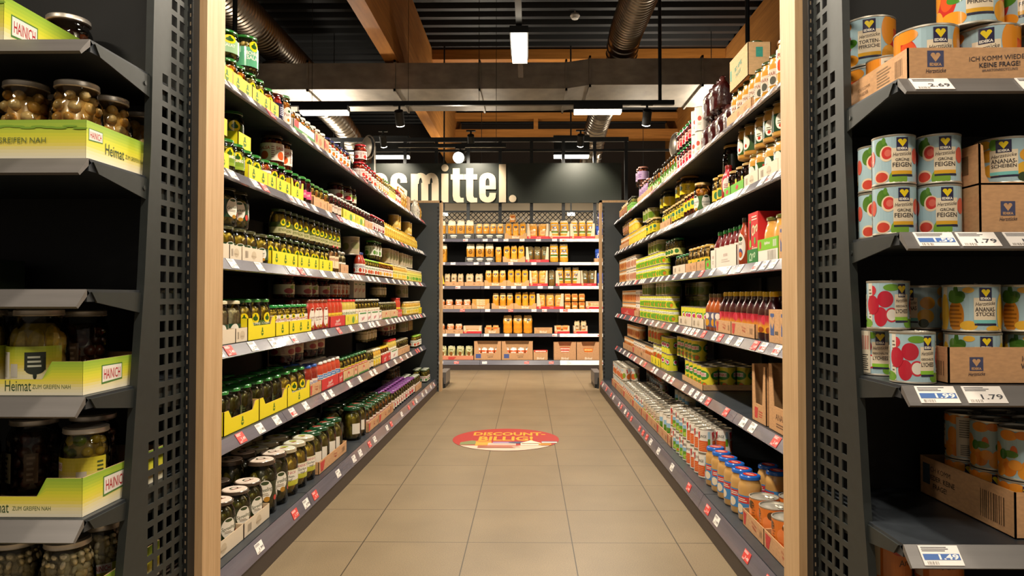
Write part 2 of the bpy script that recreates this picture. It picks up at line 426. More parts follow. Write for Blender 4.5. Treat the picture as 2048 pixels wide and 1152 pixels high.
for x, lab in ((-2.1, 'added strip lamp above the cross aisle before the left end display'), (2.0, 'added strip lamp above the cross aisle before the right end display')):  # unseen lamps added to brighten the end displays
    linear_lamp(x, -.1, TZ - .06, .5, .115, lab, 22, 'added strip lamps above the cross aisle')
for x, lab in ((-2.07, 'glowing strip lamp on the cross track, above the left shelving'), (.7, 'glowing strip lamp on the cross track, beside the right spotlight')):
    linear_lamp(x, 6.95, TZ - .075, .47, .1, lab, 60, 'strip lamps on the cross track', .07)
for x, lab in ((-1.98, 'distant strip lamp behind the sign frame, left of the glaring spotlight'), (.62, 'distant strip lamp behind the sign frame, right of the glaring spotlight')):
    linear_lamp(x, 9.95, 2.98, .5, .12, lab, 50, 'strip lamps behind the sign', .3)
for i, (x, y) in enumerate(((-3.1, 9.2), (-3.1, 10.9), (2.9, 9.2), (2.9, 10.9), (-.9, 13.2), (2.2, 13.2))):  # lamps added out of view to brighten the roof and ducts
    lab = f"added unseen lamp brightening the roof, {('nearer', 'farther')[i % 2] if i < 4 else ('left', 'right')[i - 4]} one " + (('over the aisle to the left', 'over the aisle to the right')[i // 2] if i < 4 else 'beyond the pale wall')
    t = linear_lamp(x, y, 2.75, .5, .16, lab, 25, 'added lamps over neighbouring aisles')
    m = MB(); m.box((-.24, -.07, .051), (.24, .07, .055)); m.build('added_uplight', 'lamp', t, smooth=0)
    areal(t, (0, 0, .06), .48, .14, 46, WARM, (PI, 0, 0))
    m = MB(); m.tube((0, 0, .05), (0, 0, 2.4 if abs(y - 9.2) > .6 else .8), .006); m.build('rod', 'black_metal', t)
def spotlight(x, y, z, pitch, yawz, label, watts, cone=70, hr=.045, grp='spotlights on the cross track'):
    """can spotlight; pitch = tilt of the beam from straight down towards yawz"""
    t = empty('track_spotlight', (x, y, z)); tag(t, label, 'spotlight', grp)
    m = MB(); m.tube((0, 0, 0), (0, 0, -.06), .012, '#222', 8); m.box((-.06, -.018, -.005), (.06, .018, .012)); m.build('adapter', 'black_metal', t)
    d = Euler((R_(pitch), 0, R_(yawz))).to_matrix() @ Vector((0, 0, -1)); q = Vector((0, 0, -.1)) - d * .05
    m = MB(); m.tube(q, q + d * .15, hr, '#222', 20); m.build('lamp_head', 'black_metal', t)
    m = MB(); m.tube(q + d * .145, q + d * .158, hr * .9, '#fff', 20); m.build('lens', 'lamp_spot', t)
    l = bpy.data.lights.new('lamp', 'SPOT'); l.energy = watts; l.color = WARM; l.spot_size = R_(cone); l.spot_blend = .6; l.shadow_soft_size = .04
    o = bpy.data.objects.new('lamp', l); o.location = q + d * .18; o.rotation_euler = (R_(pitch), 0, R_(yawz)); o.parent = t; COLL.objects.link(o)
    return t
spotlight(-1.31, 6.95, TZ - .02, 38, 0, 'black track spotlight hanging left of the timber beam', 220, 95)
spotlight(1.2, 6.95, TZ - .02, 38, 0, 'black track spotlight hanging near the end of the cross track', 220, 95)
t = track('lighting_track', (-1.6, 8.55, 2.82), (-.3, 8.55, 2.82), [], 'short black light track in front of the hanging sign', 5.2, [(-1.5, 8.55, 2.82), (-.4, 8.55, 2.82)])
spotlight(-.85, 8.55, 2.785, -72, -6, 'glaring spotlight shining at the viewer above the sign lettering', 30, 110, hr=.075, grp=None)

for x, lab in ((-.75, 'added small sign lamp over the large lettering'), (.68, 'small sign lamp over the blank end of the sign board'), (-1.9, 'added small sign lamp over the hidden beginning of the lettering')):  # both lettering lamps added to brighten it; blank-end lamp makes the light pool
    spotlight(x, 8.95, 3.1, 42, 0, lab, 60, 100, grp='sign lamps')
# smoke detector
t = empty('smoke_detector', onZ(1150, 28, 5.19)); tag(t, 'small white smoke detector under the roof deck', 'smoke detector')
m = MB(); m.lathe([(.06, 0), (.075, -.03), (.05, -.075), (.02, -.085)], '#ddd', 16); m.build('detector_body', 'white_plastic', t)
m = MB(); m.tube((0, 0, 0), (0, 0, .1), .012); m.build('mount', 'white_plastic', t)
# thin rods hanging from the roof
p = onY(470, 40, 4.6)
m = MB(); m.tube((0, 0, 0), (0, 0, 2.6), .016); o = m.build('hanging_rod', 'black_metal', loc=(p.x, p.y, 2.35)); tag(o, 'black hanging rod above the near end of the left shelving', 'rod')
p = onY(1495, 60, 5.0)
m = MB(); m.tube((0, 0, 0), (0, 0, 2.9), .016); o = m.build('hanging_rod', 'black_metal', loc=(p.x, p.y, 2.3)); tag(o, 'black hanging rod above the right shelving', 'rod')

# ---------------------------------------------------------------- round convex discs on posts
for px, py, y, wx, lab in ((733, 294, 7.9, .6, 'round pale disc on a bent post behind the left shelving'), (1350, 291, 7.2, .42, 'round pale disc in a hoop behind the right shelving')):
    p = onY(px, py, y); t = empty('round_disc', (p.x, p.y, 0)); tag(t, lab, 'mirror')
    m = MB()
    rows = [[(r * math.cos(2 * PI * k / 28) * wx, yy + r * math.cos(2 * PI * k / 28) * -.35, p.z + r * math.sin(2 * PI * k / 28)) for k in range(28)] for r, yy in ((.001, -.025), (.07, -.02), (.118, 0), (.118, .012))]
    m.grid(rows, '#ccc'); m.build('disc', 'disc' if px < 1000 else 'disc_dim', t)
    m = MB(); prev = None
    for k in range(29):
        a = 2 * PI * k / 28; q = (.138 * math.cos(a) * wx + .02, .02 - .138 * math.cos(a) * .35, p.z + .138 * math.sin(a))
        if prev: m.tube(prev, q, .008, '#aaa', 6)
        prev = q
    m.build('hoop', 'galvanised', t)
    m = MB(); m.tube((.105, -.03, 0), (.105, -.03, p.z), .011); m.build('post', 'galvanised', t)

# ---------------------------------------------------------------- hanging sign over the far shelving
SY = 9.5
t = empty('hanging_sign', (0, SY, 0)); tag(t, 'large dark sign board with pale lettering on a black frame above the far shelving', 'sign')
def sgx(px, py): p = onY(px, py, SY); return p.x, p.z
x0, z1 = sgx(690, 327); x1, z0 = sgx(1243, 405.5)
m = MB(); m.box((x0 - .6, 0, z0), (x1, .03, z1)); m.build('board', 'board_green', t, smooth=0)
m = MB()
LI = [0]
def sf(u, v, e): x, z = sgx(u, v); return (x, -e - .0062 - LI[0], z)
_pr = m.prism
def _lp(*a, **k): LI[0] += .00012; _pr(*a, **k)
m.prism = _lp
def srect(a, b_, c, d): m.prism([(a, d), (c, d), (c, b_), (a, b_)], sf, .006, '#e6d3b4')
def cap(xa, xb, yo, yi, thick, up, n=10):
    """half ring: outer from xa to xb; its flat side at yi, its crown at yo"""
    cx = (xa + xb) / 2; ro = (xb - xa) / 2; ri = ro - thick; ho = abs(yi - yo); hi = max(1.5, ho - thick * .82); s = -1 if up else 1
    O = [(cx - ro * math.cos(PI * k / n), yi + s * ho * math.sin(PI * k / n) ** .75) for k in range(n + 1)]
    I = [(cx - ri * math.cos(PI * k / n), yi + s * hi * math.sin(PI * k / n)) for k in range(n + 1)]
    for k in range(n): m.prism([O[k], O[k + 1], I[k + 1], I[k]], sf, .006, '#e6d3b4')
def stem(x, ya, w=14): srect(x, ya, x + w, 405)
# n (mostly hidden), s
stem(738, 348); stem(762, 368); cap(742, 776, 346, 368, 13, True)
cap(781, 814.5, 346, 364, 13, True); srect(801, 363, 814.5, 366); srect(781, 363, 794.5, 368)
m.prism([(781, 368), (794.5, 366), (814.5, 382), (814.5, 388), (801, 386), (781, 372)], sf, .006, '#e6d3b4')
cap(781, 814.5, 405.5, 387, 13, False); srect(781, 384, 794.5, 388)
# m
stem(822, 348); stem(842.8, 366); stem(863.5, 366); cap(826, 857, 346, 368, 12, True); cap(848, 877.5, 346, 368, 12, True)
# i
stem(883, 347.5)
def sdot(cx, cy, r):
    m.prism([(cx + r * math.cos(2 * PI * k / 20), cy - r * math.sin(2 * PI * k / 20)) for k in range(20)], sf, .006, '#e6d3b4')
sdot(890, 336, 7.2)
# t t
for a in (905.5, 932.5):
    srect(a, 337, a + 14, 392); srect(a - 4, 349, a + 22, 359.5)
    m.prism([(a, 392), (a + 14, 392), (a + 16, 396), (a + 22, 396), (a + 22, 405), (a + 9, 405.5), (a + 2, 401)], sf, .006, '#e6d3b4')
# e
cap(958.5, 992, 346, 364, 13, True); cap(958.5, 992, 405.5, 388, 13, False); srect(958.5, 363.5, 971.5, 388.5); srect(979, 363.5, 992, 379); srect(970, 371.5, 992, 379); srect(979, 386, 992, 388.5)
# l .
srect(998, 329, 1012, 405); sdot(1025.3, 397.5, 7.4)
m.build('lettering', 'letter', t, smooth=0)
zt = sgx(900, 279)[1]; xr = sgx(1253, 300)[0]; xl = sgx(560, 300)[0]
m = MB(); m.box((xl, .0, zt - .03), (xr + .03, .05, zt + .03)); m.build('frame_bar', 'black_metal', t, smooth=0)
z2 = sgx(900, 299)[1]
m = MB(); m.box((xl, .06, z2 - .015), (xr + 1.0, .1, z2 + .015)); m.build('frame_bar', 'black_metal', t, smooth=0)
for px in (618, 682, 745, 809, 872, 936, 1000, 1063, 1127, 1190, 1253):
    x = sgx(px, 300)[0]; m = MB(); m.box((x - .022, .034, 0), (x + .022, .075, zt)); m.build('frame_post', 'black_metal', t, smooth=0)
# black diamond lattice above the far shelving
t = empty('lattice_panel', (0, 9.7, 0)); tag(t, 'black diamond lattice behind the top row of pasta bags', 'lattice')
m = MB(); za, zb = onY(1000, 445, 9.7).z, onY(1000, 425, 9.7).z
x = -2.2; h = zb - za; st = .075
while x < 2.2:
    for s in (1, -1):
        a = Vector((x, 0, za if s > 0 else zb)); c = Vector((x + h, 0, zb if s > 0 else za)); m.tube(a, c, .006, '#222', 5)
    x += st
m.build('mesh', 'black_metal', t)
m = MB(); m.box((-2.3, -.012, zb), (2.3, .012, zb + .025)); m.build('frame_bar', 'black_metal', t, smooth=0)
m = MB(); m.box((-2.3, -.012, za - .02), (2.3, .012, za)); m.build('frame_bar', 'black_metal', t, smooth=0)
for px, lab in ((888, 'small lit ceiling lamp in front of the pale back wall, left of the lattice'), (1142, 'small lit ceiling lamp in front of the pale back wall, above the white bags')):
    p = onY(px, 427, 10.6); tt = empty('pendant_lamp', p); tag(tt, lab, 'lamp', 'lamps before the back wall')
    m = MB(); m.box((-.055, -.05, -.03), (.055, .05, .03)); m.build('lamp_glass', 'lamp', tt, smooth=0)
    m = MB(); m.tube((0, 0, .03), (.0, 0, 2.6), .012); m.build('rod', 'black_metal', tt)
    areal(tt, (0, 0, -.05), .15, .15, 14, WARM)

# ---------------------------------------------------------------- round floor sticker
t = empty('floor_sticker', (-.15, 4.6, 0)); tag(t, 'round red floor sticker with yellow capital lettering and printed groceries', 'sticker')
m = MB(); r = .352
m.lathe([(r, .0005), (r, .0015)], '#a81f19', 48)
fl = lambda u, v, e: (u, v, .0016 + e)
N = 40
poly = [(r * math.cos(a), r * math.sin(a)) for a in [PI + .62 + (PI - 1.24) * k / N for k in range(N + 1)]]
m.decor([('T', 'DISCOUNT-', 0.02, .165, .1, '#dd9a14', .03, -.49), ('T', 'BILLIG!', -.0, .01, .125, '#dd9a14', .03, -.36)], fl, step=0)
m.decor([('G', poly, '#c9b9a4'), ('G', [(-.29, -.19), (-.17, -.17), (-.13, -.09), (-.22, -.055), (-.29, -.11)], '#7a7f4e'), ('R', -.14, -.15, .1, .13, '#e69a28'), ('E', -.145, -.085, .05, .03, '#e07e1c'),
         ('R', -.02, -.19, .18, .12, '#dcae9c'), ('R', .0, -.12, .16, .05, '#9a7f9e'), ('E', .08, -.12, .06, .03, '#4a4866'), ('G', [(.1, -.2), (.23, -.2), (.23, -.13), (.165, -.05), (.1, -.13)], '#ead9bd'),
         ('R', .165, -.15, .12, .02, '#7a4a34'), ('R', .285, -.105, .1, .05, '#d8d2c8'), ('R', .285, -.09, .1, .018, '#6d7387'), ('R', .255, -.17, .08, .05, '#e2862a'), ('B', -.02, -.24, .3, .09, 6, '#c8694f', False)], fl, e0=.0007, step=0)
m.build('print', 'print', t, smooth=0)

# ================================================================= shelving
def extr(m, poly, x0, x1, col='#777', mi=0):
    m.prism(poly, lambda u, v, e: (x1 + e, u, v), x1 - x0, col, mi)
_TAGS = {}
PR = ['1.79', '2.28', '1.48', '3.48', '0.99', '1.29', '2.19', '1.99', '2.49', '1.69']
def tagmesh(kind, p0, p1, price, w=.052):
    k = (kind, p0, p1, price, w)
    if k in _TAGS: return _TAGS[k]
    m = MB(); (y0, z0), (y1, z1) = p0, p1; L = math.hypot(y1 - y0, z1 - z0); ny, nz = (-(z1 - z0) / L, (y1 - y0) / L)
    if ny > 0: ny, nz = -ny, -nz
    fn = lambda u, v, e: (u, y0 + (y1 - y0) * v + ny * (e + .0022), z0 + (z1 - z0) * v + nz * (e + .0022))
    bc, fc = {'white': ('#f3ece6', '#4a4a50'), 'red': ('#d6453f', '#f7e6e0'), 'blue': ('#f3ece6', '#4a4a50'), 'half': ('#f0e4e0', '#f7e6e0')}[kind]
    m.prism([(-w / 2, 0), (w / 2, 0), (w / 2, 1), (-w / 2, 1)], fn, .0015, bc)
    it = [('B', -w * .1, .82, w * .7, .26, 3, fc if kind != 'half' else '#8a8078', False)]
    if kind == 'blue': it += [('R', .0, .42, w * .92, .3, '#4a6fb0'), ('T', price, w * .18, .42, .24, '#f4f0ee', .03, w * .5)]
    elif kind == 'half': it += [('R', .0, .36, w * .92, .36, '#cf3f3c'), ('T', price, w * .16, .36, .26, '#f4f0ee', .03, w * .5)]
    else: it += [('T', price, w * .16, .36, .28, fc, .01, w * .55)]
    it += [('B', -w * .28, .12, w * .3, .16, 9, fc if kind == 'red' else '#8a8078', True)]
    m.decor(it, fn, step=0)
    _TAGS[k] = m.mesh('price_tag', 'print', 0); return _TAGS[k]
def put_tag(parent, x, kind, p0, p1, price=None, w=.052):
    o = bpy.data.objects.new('price_tag', tagmesh(kind, p0, p1, price or rnd.choice(PR), w)); o.location = (x, 0, 0); o.parent = parent; COLL.objects.link(o)
    if kind == 'red': o['label'] = 'red price tag'
    return o
RB, RT = (-.028, -.038), (-.002, .001)
def shelf(parent, x0, x1, z, depth, mat='rail', tags=(), base=None, rw=(RB, RT), tw=.062):
    """one shelf board with its price rail; base = how far the bottom shelf stands forward"""
    f = 0 if base is None else -base
    s = MB(); s.box((x0 + .002, f + .002 + (.026 if base else 0), -.026), (x1 - .002, depth, 0))
    o = s.build('shelf', 'shelf_metal', parent, (0, 0, z), smooth=0)
    m = MB()
    if base: b0, b1 = (f, -.056), (f + .024, .0)
    else: b0, b1 = rw
    extr(m, [b1, b0, (b0[0] + .006, b0[1] - .004), (b1[0] + .01, b1[1] - .008)], x0 + .002, x1 - .002)
    m.build('price_rail', mat, o, smooth=0)
    for x, k, p in tags:
        lo = (b0[0] * .9 + b1[0] * .1, b0[1] * .9 + b1[1] * .1); hi = (b0[0] * .06 + b1[0] * .94, b0[1] * .06 + b1[1] * .94)
        if base: lo = (b0[0] * .8 + b1[0] * .2, b0[1] * .8 + b1[1] * .2); hi = (b0[0] * .25 + b1[0] * .75, b0[1] * .25 + b1[1] * .75)
        put_tag(o, x, k, lo, hi, p, tw)
    return o
LEV = [.125, .462, .78, 1.079, 1.388, 1.692]
XL, XR, YB = -1.04, .875, 8.95
def gondola(loc, rot, label, half, seams, bd, redp, frames=0, whitebay=None, fr=0, tagstep=.2):
    t = empty('shelving_unit', loc, rot); tag(t, label, 'shelving')
    m = MB(); m.box((-half, .455, 0), (half, .475, 1.7)); m.build('back_panel', 'dark_back', t, smooth=0)
    m = MB(); m.box((-half, -bd + .004, 0), (half, .45, .072)); m.build('plinth', 'plinth', t, smooth=0)
    for li, z in enumerate(LEV):
        for bi, (a, c) in enumerate(zip(seams, seams[1:])):
            tg = []; x = a + rnd.uniform(.05, .12)
            while x < c - .05:
                k = 'red' if rnd.random() < redp[li] else ('half' if rnd.random() < .15 else 'white')
                tg.append((x, k, None)); x += tagstep * rnd.choice((.45, .7, 1, 1.2)) * (1.5 if li == 0 else 1.25 if li == 1 else 1)
            shelf(t, a, c, z, .45, 'rail_white' if whitebay == bi else 'rail', tg, base=bd if li == 0 else None)
    for x in seams:
        m = MB(); m.box((x - .02, .43, .075), (x + .02, .454, 1.7)); m.build('upright', 'black_metal', t, smooth=0)
    return t
def frame(t, x0, x1, yf, top=1.905, back=1.05):
    m = MB()
    m.box((x0, yf, 0), (x1, yf + .022, top)); m.box((x0, yf, top - .022), (x1, back, top)); m.box((x0, back - .022, 0), (x1, back, top))
    m.build('wooden_frame', 'oak', t, smooth=0)['label'] = 'oak frame board'
def endpanel(t, x0, x1, y0, y1, z1, facex, ys):
    m = MB(); m.box((x0, y0, 0), (x1, y1, z1), '#3d4346')
    for k in range(46):
        z = .02 + k * .04; m.face([(facex, ys, z), (facex, ys + .014, z), (facex, ys + .014, z + .022), (facex, ys, z + .022)], '#0c0c0d', 0)
    m.build('end_panel', 'print', t, smooth=0)
AM = 4.4
gl = gondola((XL, AM, 0), PI / 2, 'long black shelving with oak end frames left of the aisle, stocked with pickle jars', 2.48, [-2.46, -1.5, -.5, .5, 1.5, 2.46], .135, [.3, .2, .12, .05, .08, .25])
frame(gl, 1.84 - AM, 1.95 - AM, -.172); frame(gl, 6.88 - AM, 6.99 - AM, -.172)
endpanel(gl, 2.47, 2.478, -.148, .45, 1.88, 2.469, -.145); 
gr = gondola((XR, AM, 0), -PI / 2, 'long black shelving with oak end frames right of the aisle, stocked with cans and jars', 2.48, [-2.46, -1.5, -.5, .5, 1.5, 2.46], .17, [.5, .35, .2, .05, .03, .08])
frame(gr, -(1.95 - AM), -(1.84 - AM), -.162); frame(gr, -(6.99 - AM), -(6.88 - AM), -.162)
endpanel(gr, -2.478, -2.47, -.135, .45, 1.88, -2.469, -.132)
sx = [onY(p, 600, YB).x for p in (700, 871, 961, 1119, 1235, 1400)]
gb = gondola((0, YB, 0), 0, 'black shelving of pasta bags standing across the far end of the aisle', 2.3, [-2.3, sx[1], sx[2], sx[3], 2.3], .1, [.25, .12, .2, .08, 0, 0], whitebay=3, tagstep=.3)
p = onY(878, 548, YB - .03); q = onY(889, 568, YB - .03); p0 = onY(880, 527, YB - .03)
m = MB(); m.prism([(p.x - .04, q.z), (q.x, q.z), (p0.x + .012, p0.z), (p.x - .04, p0.z)], flat(0), .004, '#f0c21c'); m.decor([('R', p.x, (q.z + p0.z) / 2 - .06, .05, .03, '#7a4a14')], flat(0), step=0)
tag(m.build('shelf_sign', 'print', loc=(0, YB - .034, 0), smooth=0), 'yellow shelf sign standing before the pale paper pasta bags', 'sign')
# black bumper feet under the far frames
for x, lab in ((-.885, 'small beige plinth corner behind the far left oak frame'), (.72, 'small beige plinth corner behind the far right oak frame')):
    t = empty('plinth_corner', (x, 7.25, 0)); tag(t, lab, 'plinth')
    m = MB(); m.box((-.04, -.1, .04), (.03, .3, .16)); m.build('block', 'rail_grey', t, smooth=0)
    m = MB(); m.lathe([(.02, 0), (.014, .03), (.006, .11)], '#222', 10, o=(0, -.122, 0)); m.box((-.035, -.1, 0), (.025, .3, .04)); m.build('bumper', 'black_metal', t)

# ---------------------------------------------------------------- end displays facing the camera
EY = 1.41
def pwl(x, P):
    for (a, b_), (c, d) in zip(P, P[1:]):
        if x <= c: return b_ + (d - b_) * max(0, (x - a)) / (c - a)
    return P[-1][1]
PROF = [(0, 1.50), (.33, 1.533), (.49, 1.556), (.712, 1.578), (.826, 1.590), (.987, 1.607), (1.175, 1.619), (1.29, 1.628), (1.53, 1.632), (1.9, 1.64)]
def endcap(xp, s, x_end, levels, label, tags):
    """xp: plane of the perforated side panel, s=-1: shelves run to the left of it"""
    t = empty('end_display_shelving', (xp, EY, 0)); tag(t, label, 'shelving')
    ox, oy = xp, EY
    P = lambda X, Y, Z: (X - ox, Y - oy, Z)
    # perforated panel with a curved front edge
    m = MB(); p = .0407; h = .0133; yb = 1.835; cols = [1.81, 1.77, 1.73, 1.689, 1.645]; col = '#3a403f'
    z = 0.0; nrow = 47
    for r in range(nrow):
        z0, z1 = r * p, (r + 1) * p; zc = (z0 + z1) / 2; ye0, ye1 = pwl(z0, PROF), pwl(z1, PROF)
        cs = [c for k, c in enumerate(cols) if k < 3 or (k == 3 and zc < 1.51) or (k == 4 and zc < .62)]
        right = yb
        for c in cs:
            for (a, b_, za, zb) in ((c + h, right, z0, z1), (c - h, c + h, z0, zc - h), (c - h, c + h, zc + h, z1)):
                m.face([P(xp, a, za), P(xp, b_, za), P(xp, b_, zb), P(xp, a, zb)], col)
            # edges of the hole give the sheet its thickness
            for (ya, za, yc, zc2) in ((c - h, zc - h, c + h, zc - h), (c + h, zc - h, c + h, zc + h), (c + h, zc + h, c - h, zc + h), (c - h, zc + h, c - h, zc - h)):
                m.face([P(xp, ya, za), P(xp, yc, zc2), P(xp + s * .003, yc, zc2), P(xp + s * .003, ya, za)], col)
            right = c - h
        m.face([P(xp, ye0, z0), P(xp, right, z0), P(xp, right, z1), P(xp, ye1, z1)], col)
        m.face([P(xp, ye0, z0), P(xp, ye1, z1), P(xp + s * .018, ye1, z1), P(xp + s * .018, ye0, z0)], col)
    m.build('side_panel', 'panel_metal', t, smooth=0)
    m = MB(); xa, xb = (xp, xp - s * .012); m.box(P(min(xa, xb), 1.80, 0), P(max(xa, xb), 1.838, 1.9))
    m.build('upright', 'black_metal', t, smooth=0)
    m = MB()
    for k in range(80):
        z = .02 + k * .0235; x = xp - s * .0065; m.face([P(x - .0016, 1.7995, z), P(x + .0016, 1.7995, z), P(x + .0016, 1.7995, z + .010), P(x - .0016, 1.7995, z + .010)], '#8a7a66')
    m.build('slot_strip', 'print', t, smooth=0)  # tan marks stand for light coming through the slots
    lo, hi = sorted((xp + s * .004, x_end))
    m = MB(); m.box(P(lo, 1.82, 0), P(hi, 1.838, 1.9)); m.build('back_panel', 'dark_back', t, smooth=0)
    m = MB(); m.box(P(lo, EY + .02, 0), P(hi, 1.82, .249 if s < 0 else .19)); m.build('plinth', 'plinth', t, smooth=0)
    ins = xp + s * .008; lo, hi = sorted((ins, x_end))
    for z, tg in zip(levels, tags):
        sh = shelf(t, lo - ox, hi - ox, z, .41, 'rail_grey', [(px - ox, k, pr) for px, k, pr in tg], rw=((-.032, -.0355), (0, 0)), tw=.078)
        b_ = MB(); e = ins - ox
        b_.prism([(.012, -.006), (.41, -.006), (.41, -.078), (.3, -.07), (.03, -.028)], lambda u, v, q: (e - s * .002 + s * (-q), u, v), .004, '#3a403f')
        b_.tube((e - s * .004, .2, -.03), (e, .2, -.03), .005, '#111', 8)
        b_.build('bracket', 'panel_metal', sh, smooth=0)
    return t
def tagx(px, py): return onY(px, py, EY).x
EL = [.492, .743, .964, 1.235, 1.483]; ER = [.45, .769, 1.08, 1.394]
el = endcap(-.9, -1, -1.95, EL, 'black end display with perforated side panel holding pickle jars, left of the aisle', [[]] * 5)
er = endcap(.745, 1, 1.8, ER, 'black end display with perforated side panel holding fruit cans, right of the aisle',
  [[(tagx(1872, 1100), 'blue', '1.49')], [(tagx(1865, 790), 'blue', '1.99'), (tagx(1958, 790), 'white', '1.79')],
   [(tagx(1862, 480), 'blue', '1.59'), (tagx(1946, 480), 'white', '1.79'), (tagx(2040, 480), 'white', '1.79')], [(tagx(1854, 180), 'white', '2.69'), (tagx(2065, 180), 'white', '2.69')]])
# ================================================================= goods: kinds
KD = {}
def kind(key, n, d, t, r, h, cat=None, **o):
    KD[key] = dict(n=n, d=d, t=t, r=r, h=h, cat=cat or n.split('_')[-1], **o)
TINT = '#fbfaf0'
def contents(R, h, ty, cl, seed):
    q = random.Random(seed); m = MB(); Ri = R * .93
    def cc():
        c = lin(q.choice(cl)); f = min(q.uniform(1.3, 2.2), .85 / max(c)); return tuple(x * f for x in c)
    core = mixc(cl[0], '#0a0800', .3)
    z0 = .006
    if ty == 'smooth':
        m.lathe([(Ri * .9, z0), (Ri, z0 + .004), (Ri, h * .74), (Ri * .86, h * .84), (0.001, h * .85)], cl[0], 24, caps=False); return m
    m.lathe([(Ri * .6, z0), (Ri * .72, z0 + .004), (Ri * .72, h * .74), (Ri * .5, h * .82)], core, 14)
    top = h * .82
    if ty in ('balls', 'bits'):
        rb = R * (.27 if ty == 'balls' else .15); z = z0 + rb * 1.25
        while z < top:
            Rz = Ri if z < h * .74 else Ri * .9
            n = int(2 * PI * (Rz - rb) / (1.95 * rb)); a0 = q.uniform(0, 6)
            for k in range(n):
                a = a0 + 2 * PI * k / n + q.uniform(-.1, .1); rr = rb * q.uniform(.8, 1.12); d = Rz - rr * q.uniform(1.0, 1.15)
                s = (rr, rr * q.uniform(.85, 1), rr * q.uniform(.8, 1)) if ty == 'balls' else (rr * q.uniform(.8, 1.5), rr * .8, rr * q.uniform(.7, 1.1))
                m.ball((d * math.sin(a), -d * math.cos(a), z + q.uniform(-.25, .25) * rb), s, cc(), (q.uniform(0, 3), q.uniform(0, 3), a))
            z += rb * 1.65
    elif ty == 'pick':
        L = h * .2; z = z0 + L * 1.25
        while z < top:
            n = 8; a0 = q.uniform(0, 6); Rz = Ri if z + L * .5 < h * .76 else Ri * .9
            for k in range(n):
                a = a0 + 2 * PI * k / n; rb = Rz * .31; d = Rz - rb * 1.05
                m.ball((d * math.sin(a), -d * math.cos(a), z + q.uniform(-.15, .15) * L), (rb, rb * .9, L * q.uniform(.85, 1.1)), cc(), (q.uniform(-.25, .25), q.uniform(-.25, .25), 0), 8, 6)
            z += L * 1.45
    elif ty == 'strips':
        n = 14
        for k in range(n):
            a = 2 * PI * k / n; rb = Ri * .2; d = Ri - rb * 1.05
            m.lathe([(rb * .8, z0), (rb, z0 + .01), (rb * .95, h * .66), (rb * .4, h * .76)], cc(), 8, o=(d * math.sin(a), -d * math.cos(a), 0))
    return m
def jarprof(shape, R, h):
    if shape == 'bulge': return [(R * .8, 0), (R * .93, h * .03), (R, h * .12), (R, h * .42), (R * .97, h * .6), (R * .86, h * .75), (R * .74, h * .84), (R * .74, h * .96)]
    if shape == 'bottle': return [(R * .9, 0), (R, .006), (R, h * .55), (R * .97, h * .62), (R * .78, h * .72), (R * .5, h * .82), (R * .46, h * .88), (R * .46, h * .97)]
    if shape == 'hex': return [(R * .88, 0), (R * .95, .004), (R * .95, h * .7), (R * .7, h * .84), (R * .7, h * .96)]
    return [(R * .88, 0), (R * .97, .003), (R, .008), (R, h * .7), (R * .985, h * .76), (R * .92, h * .82), (R * .84, h * .86), (R * .82, h * .95)]
PROTO = {}
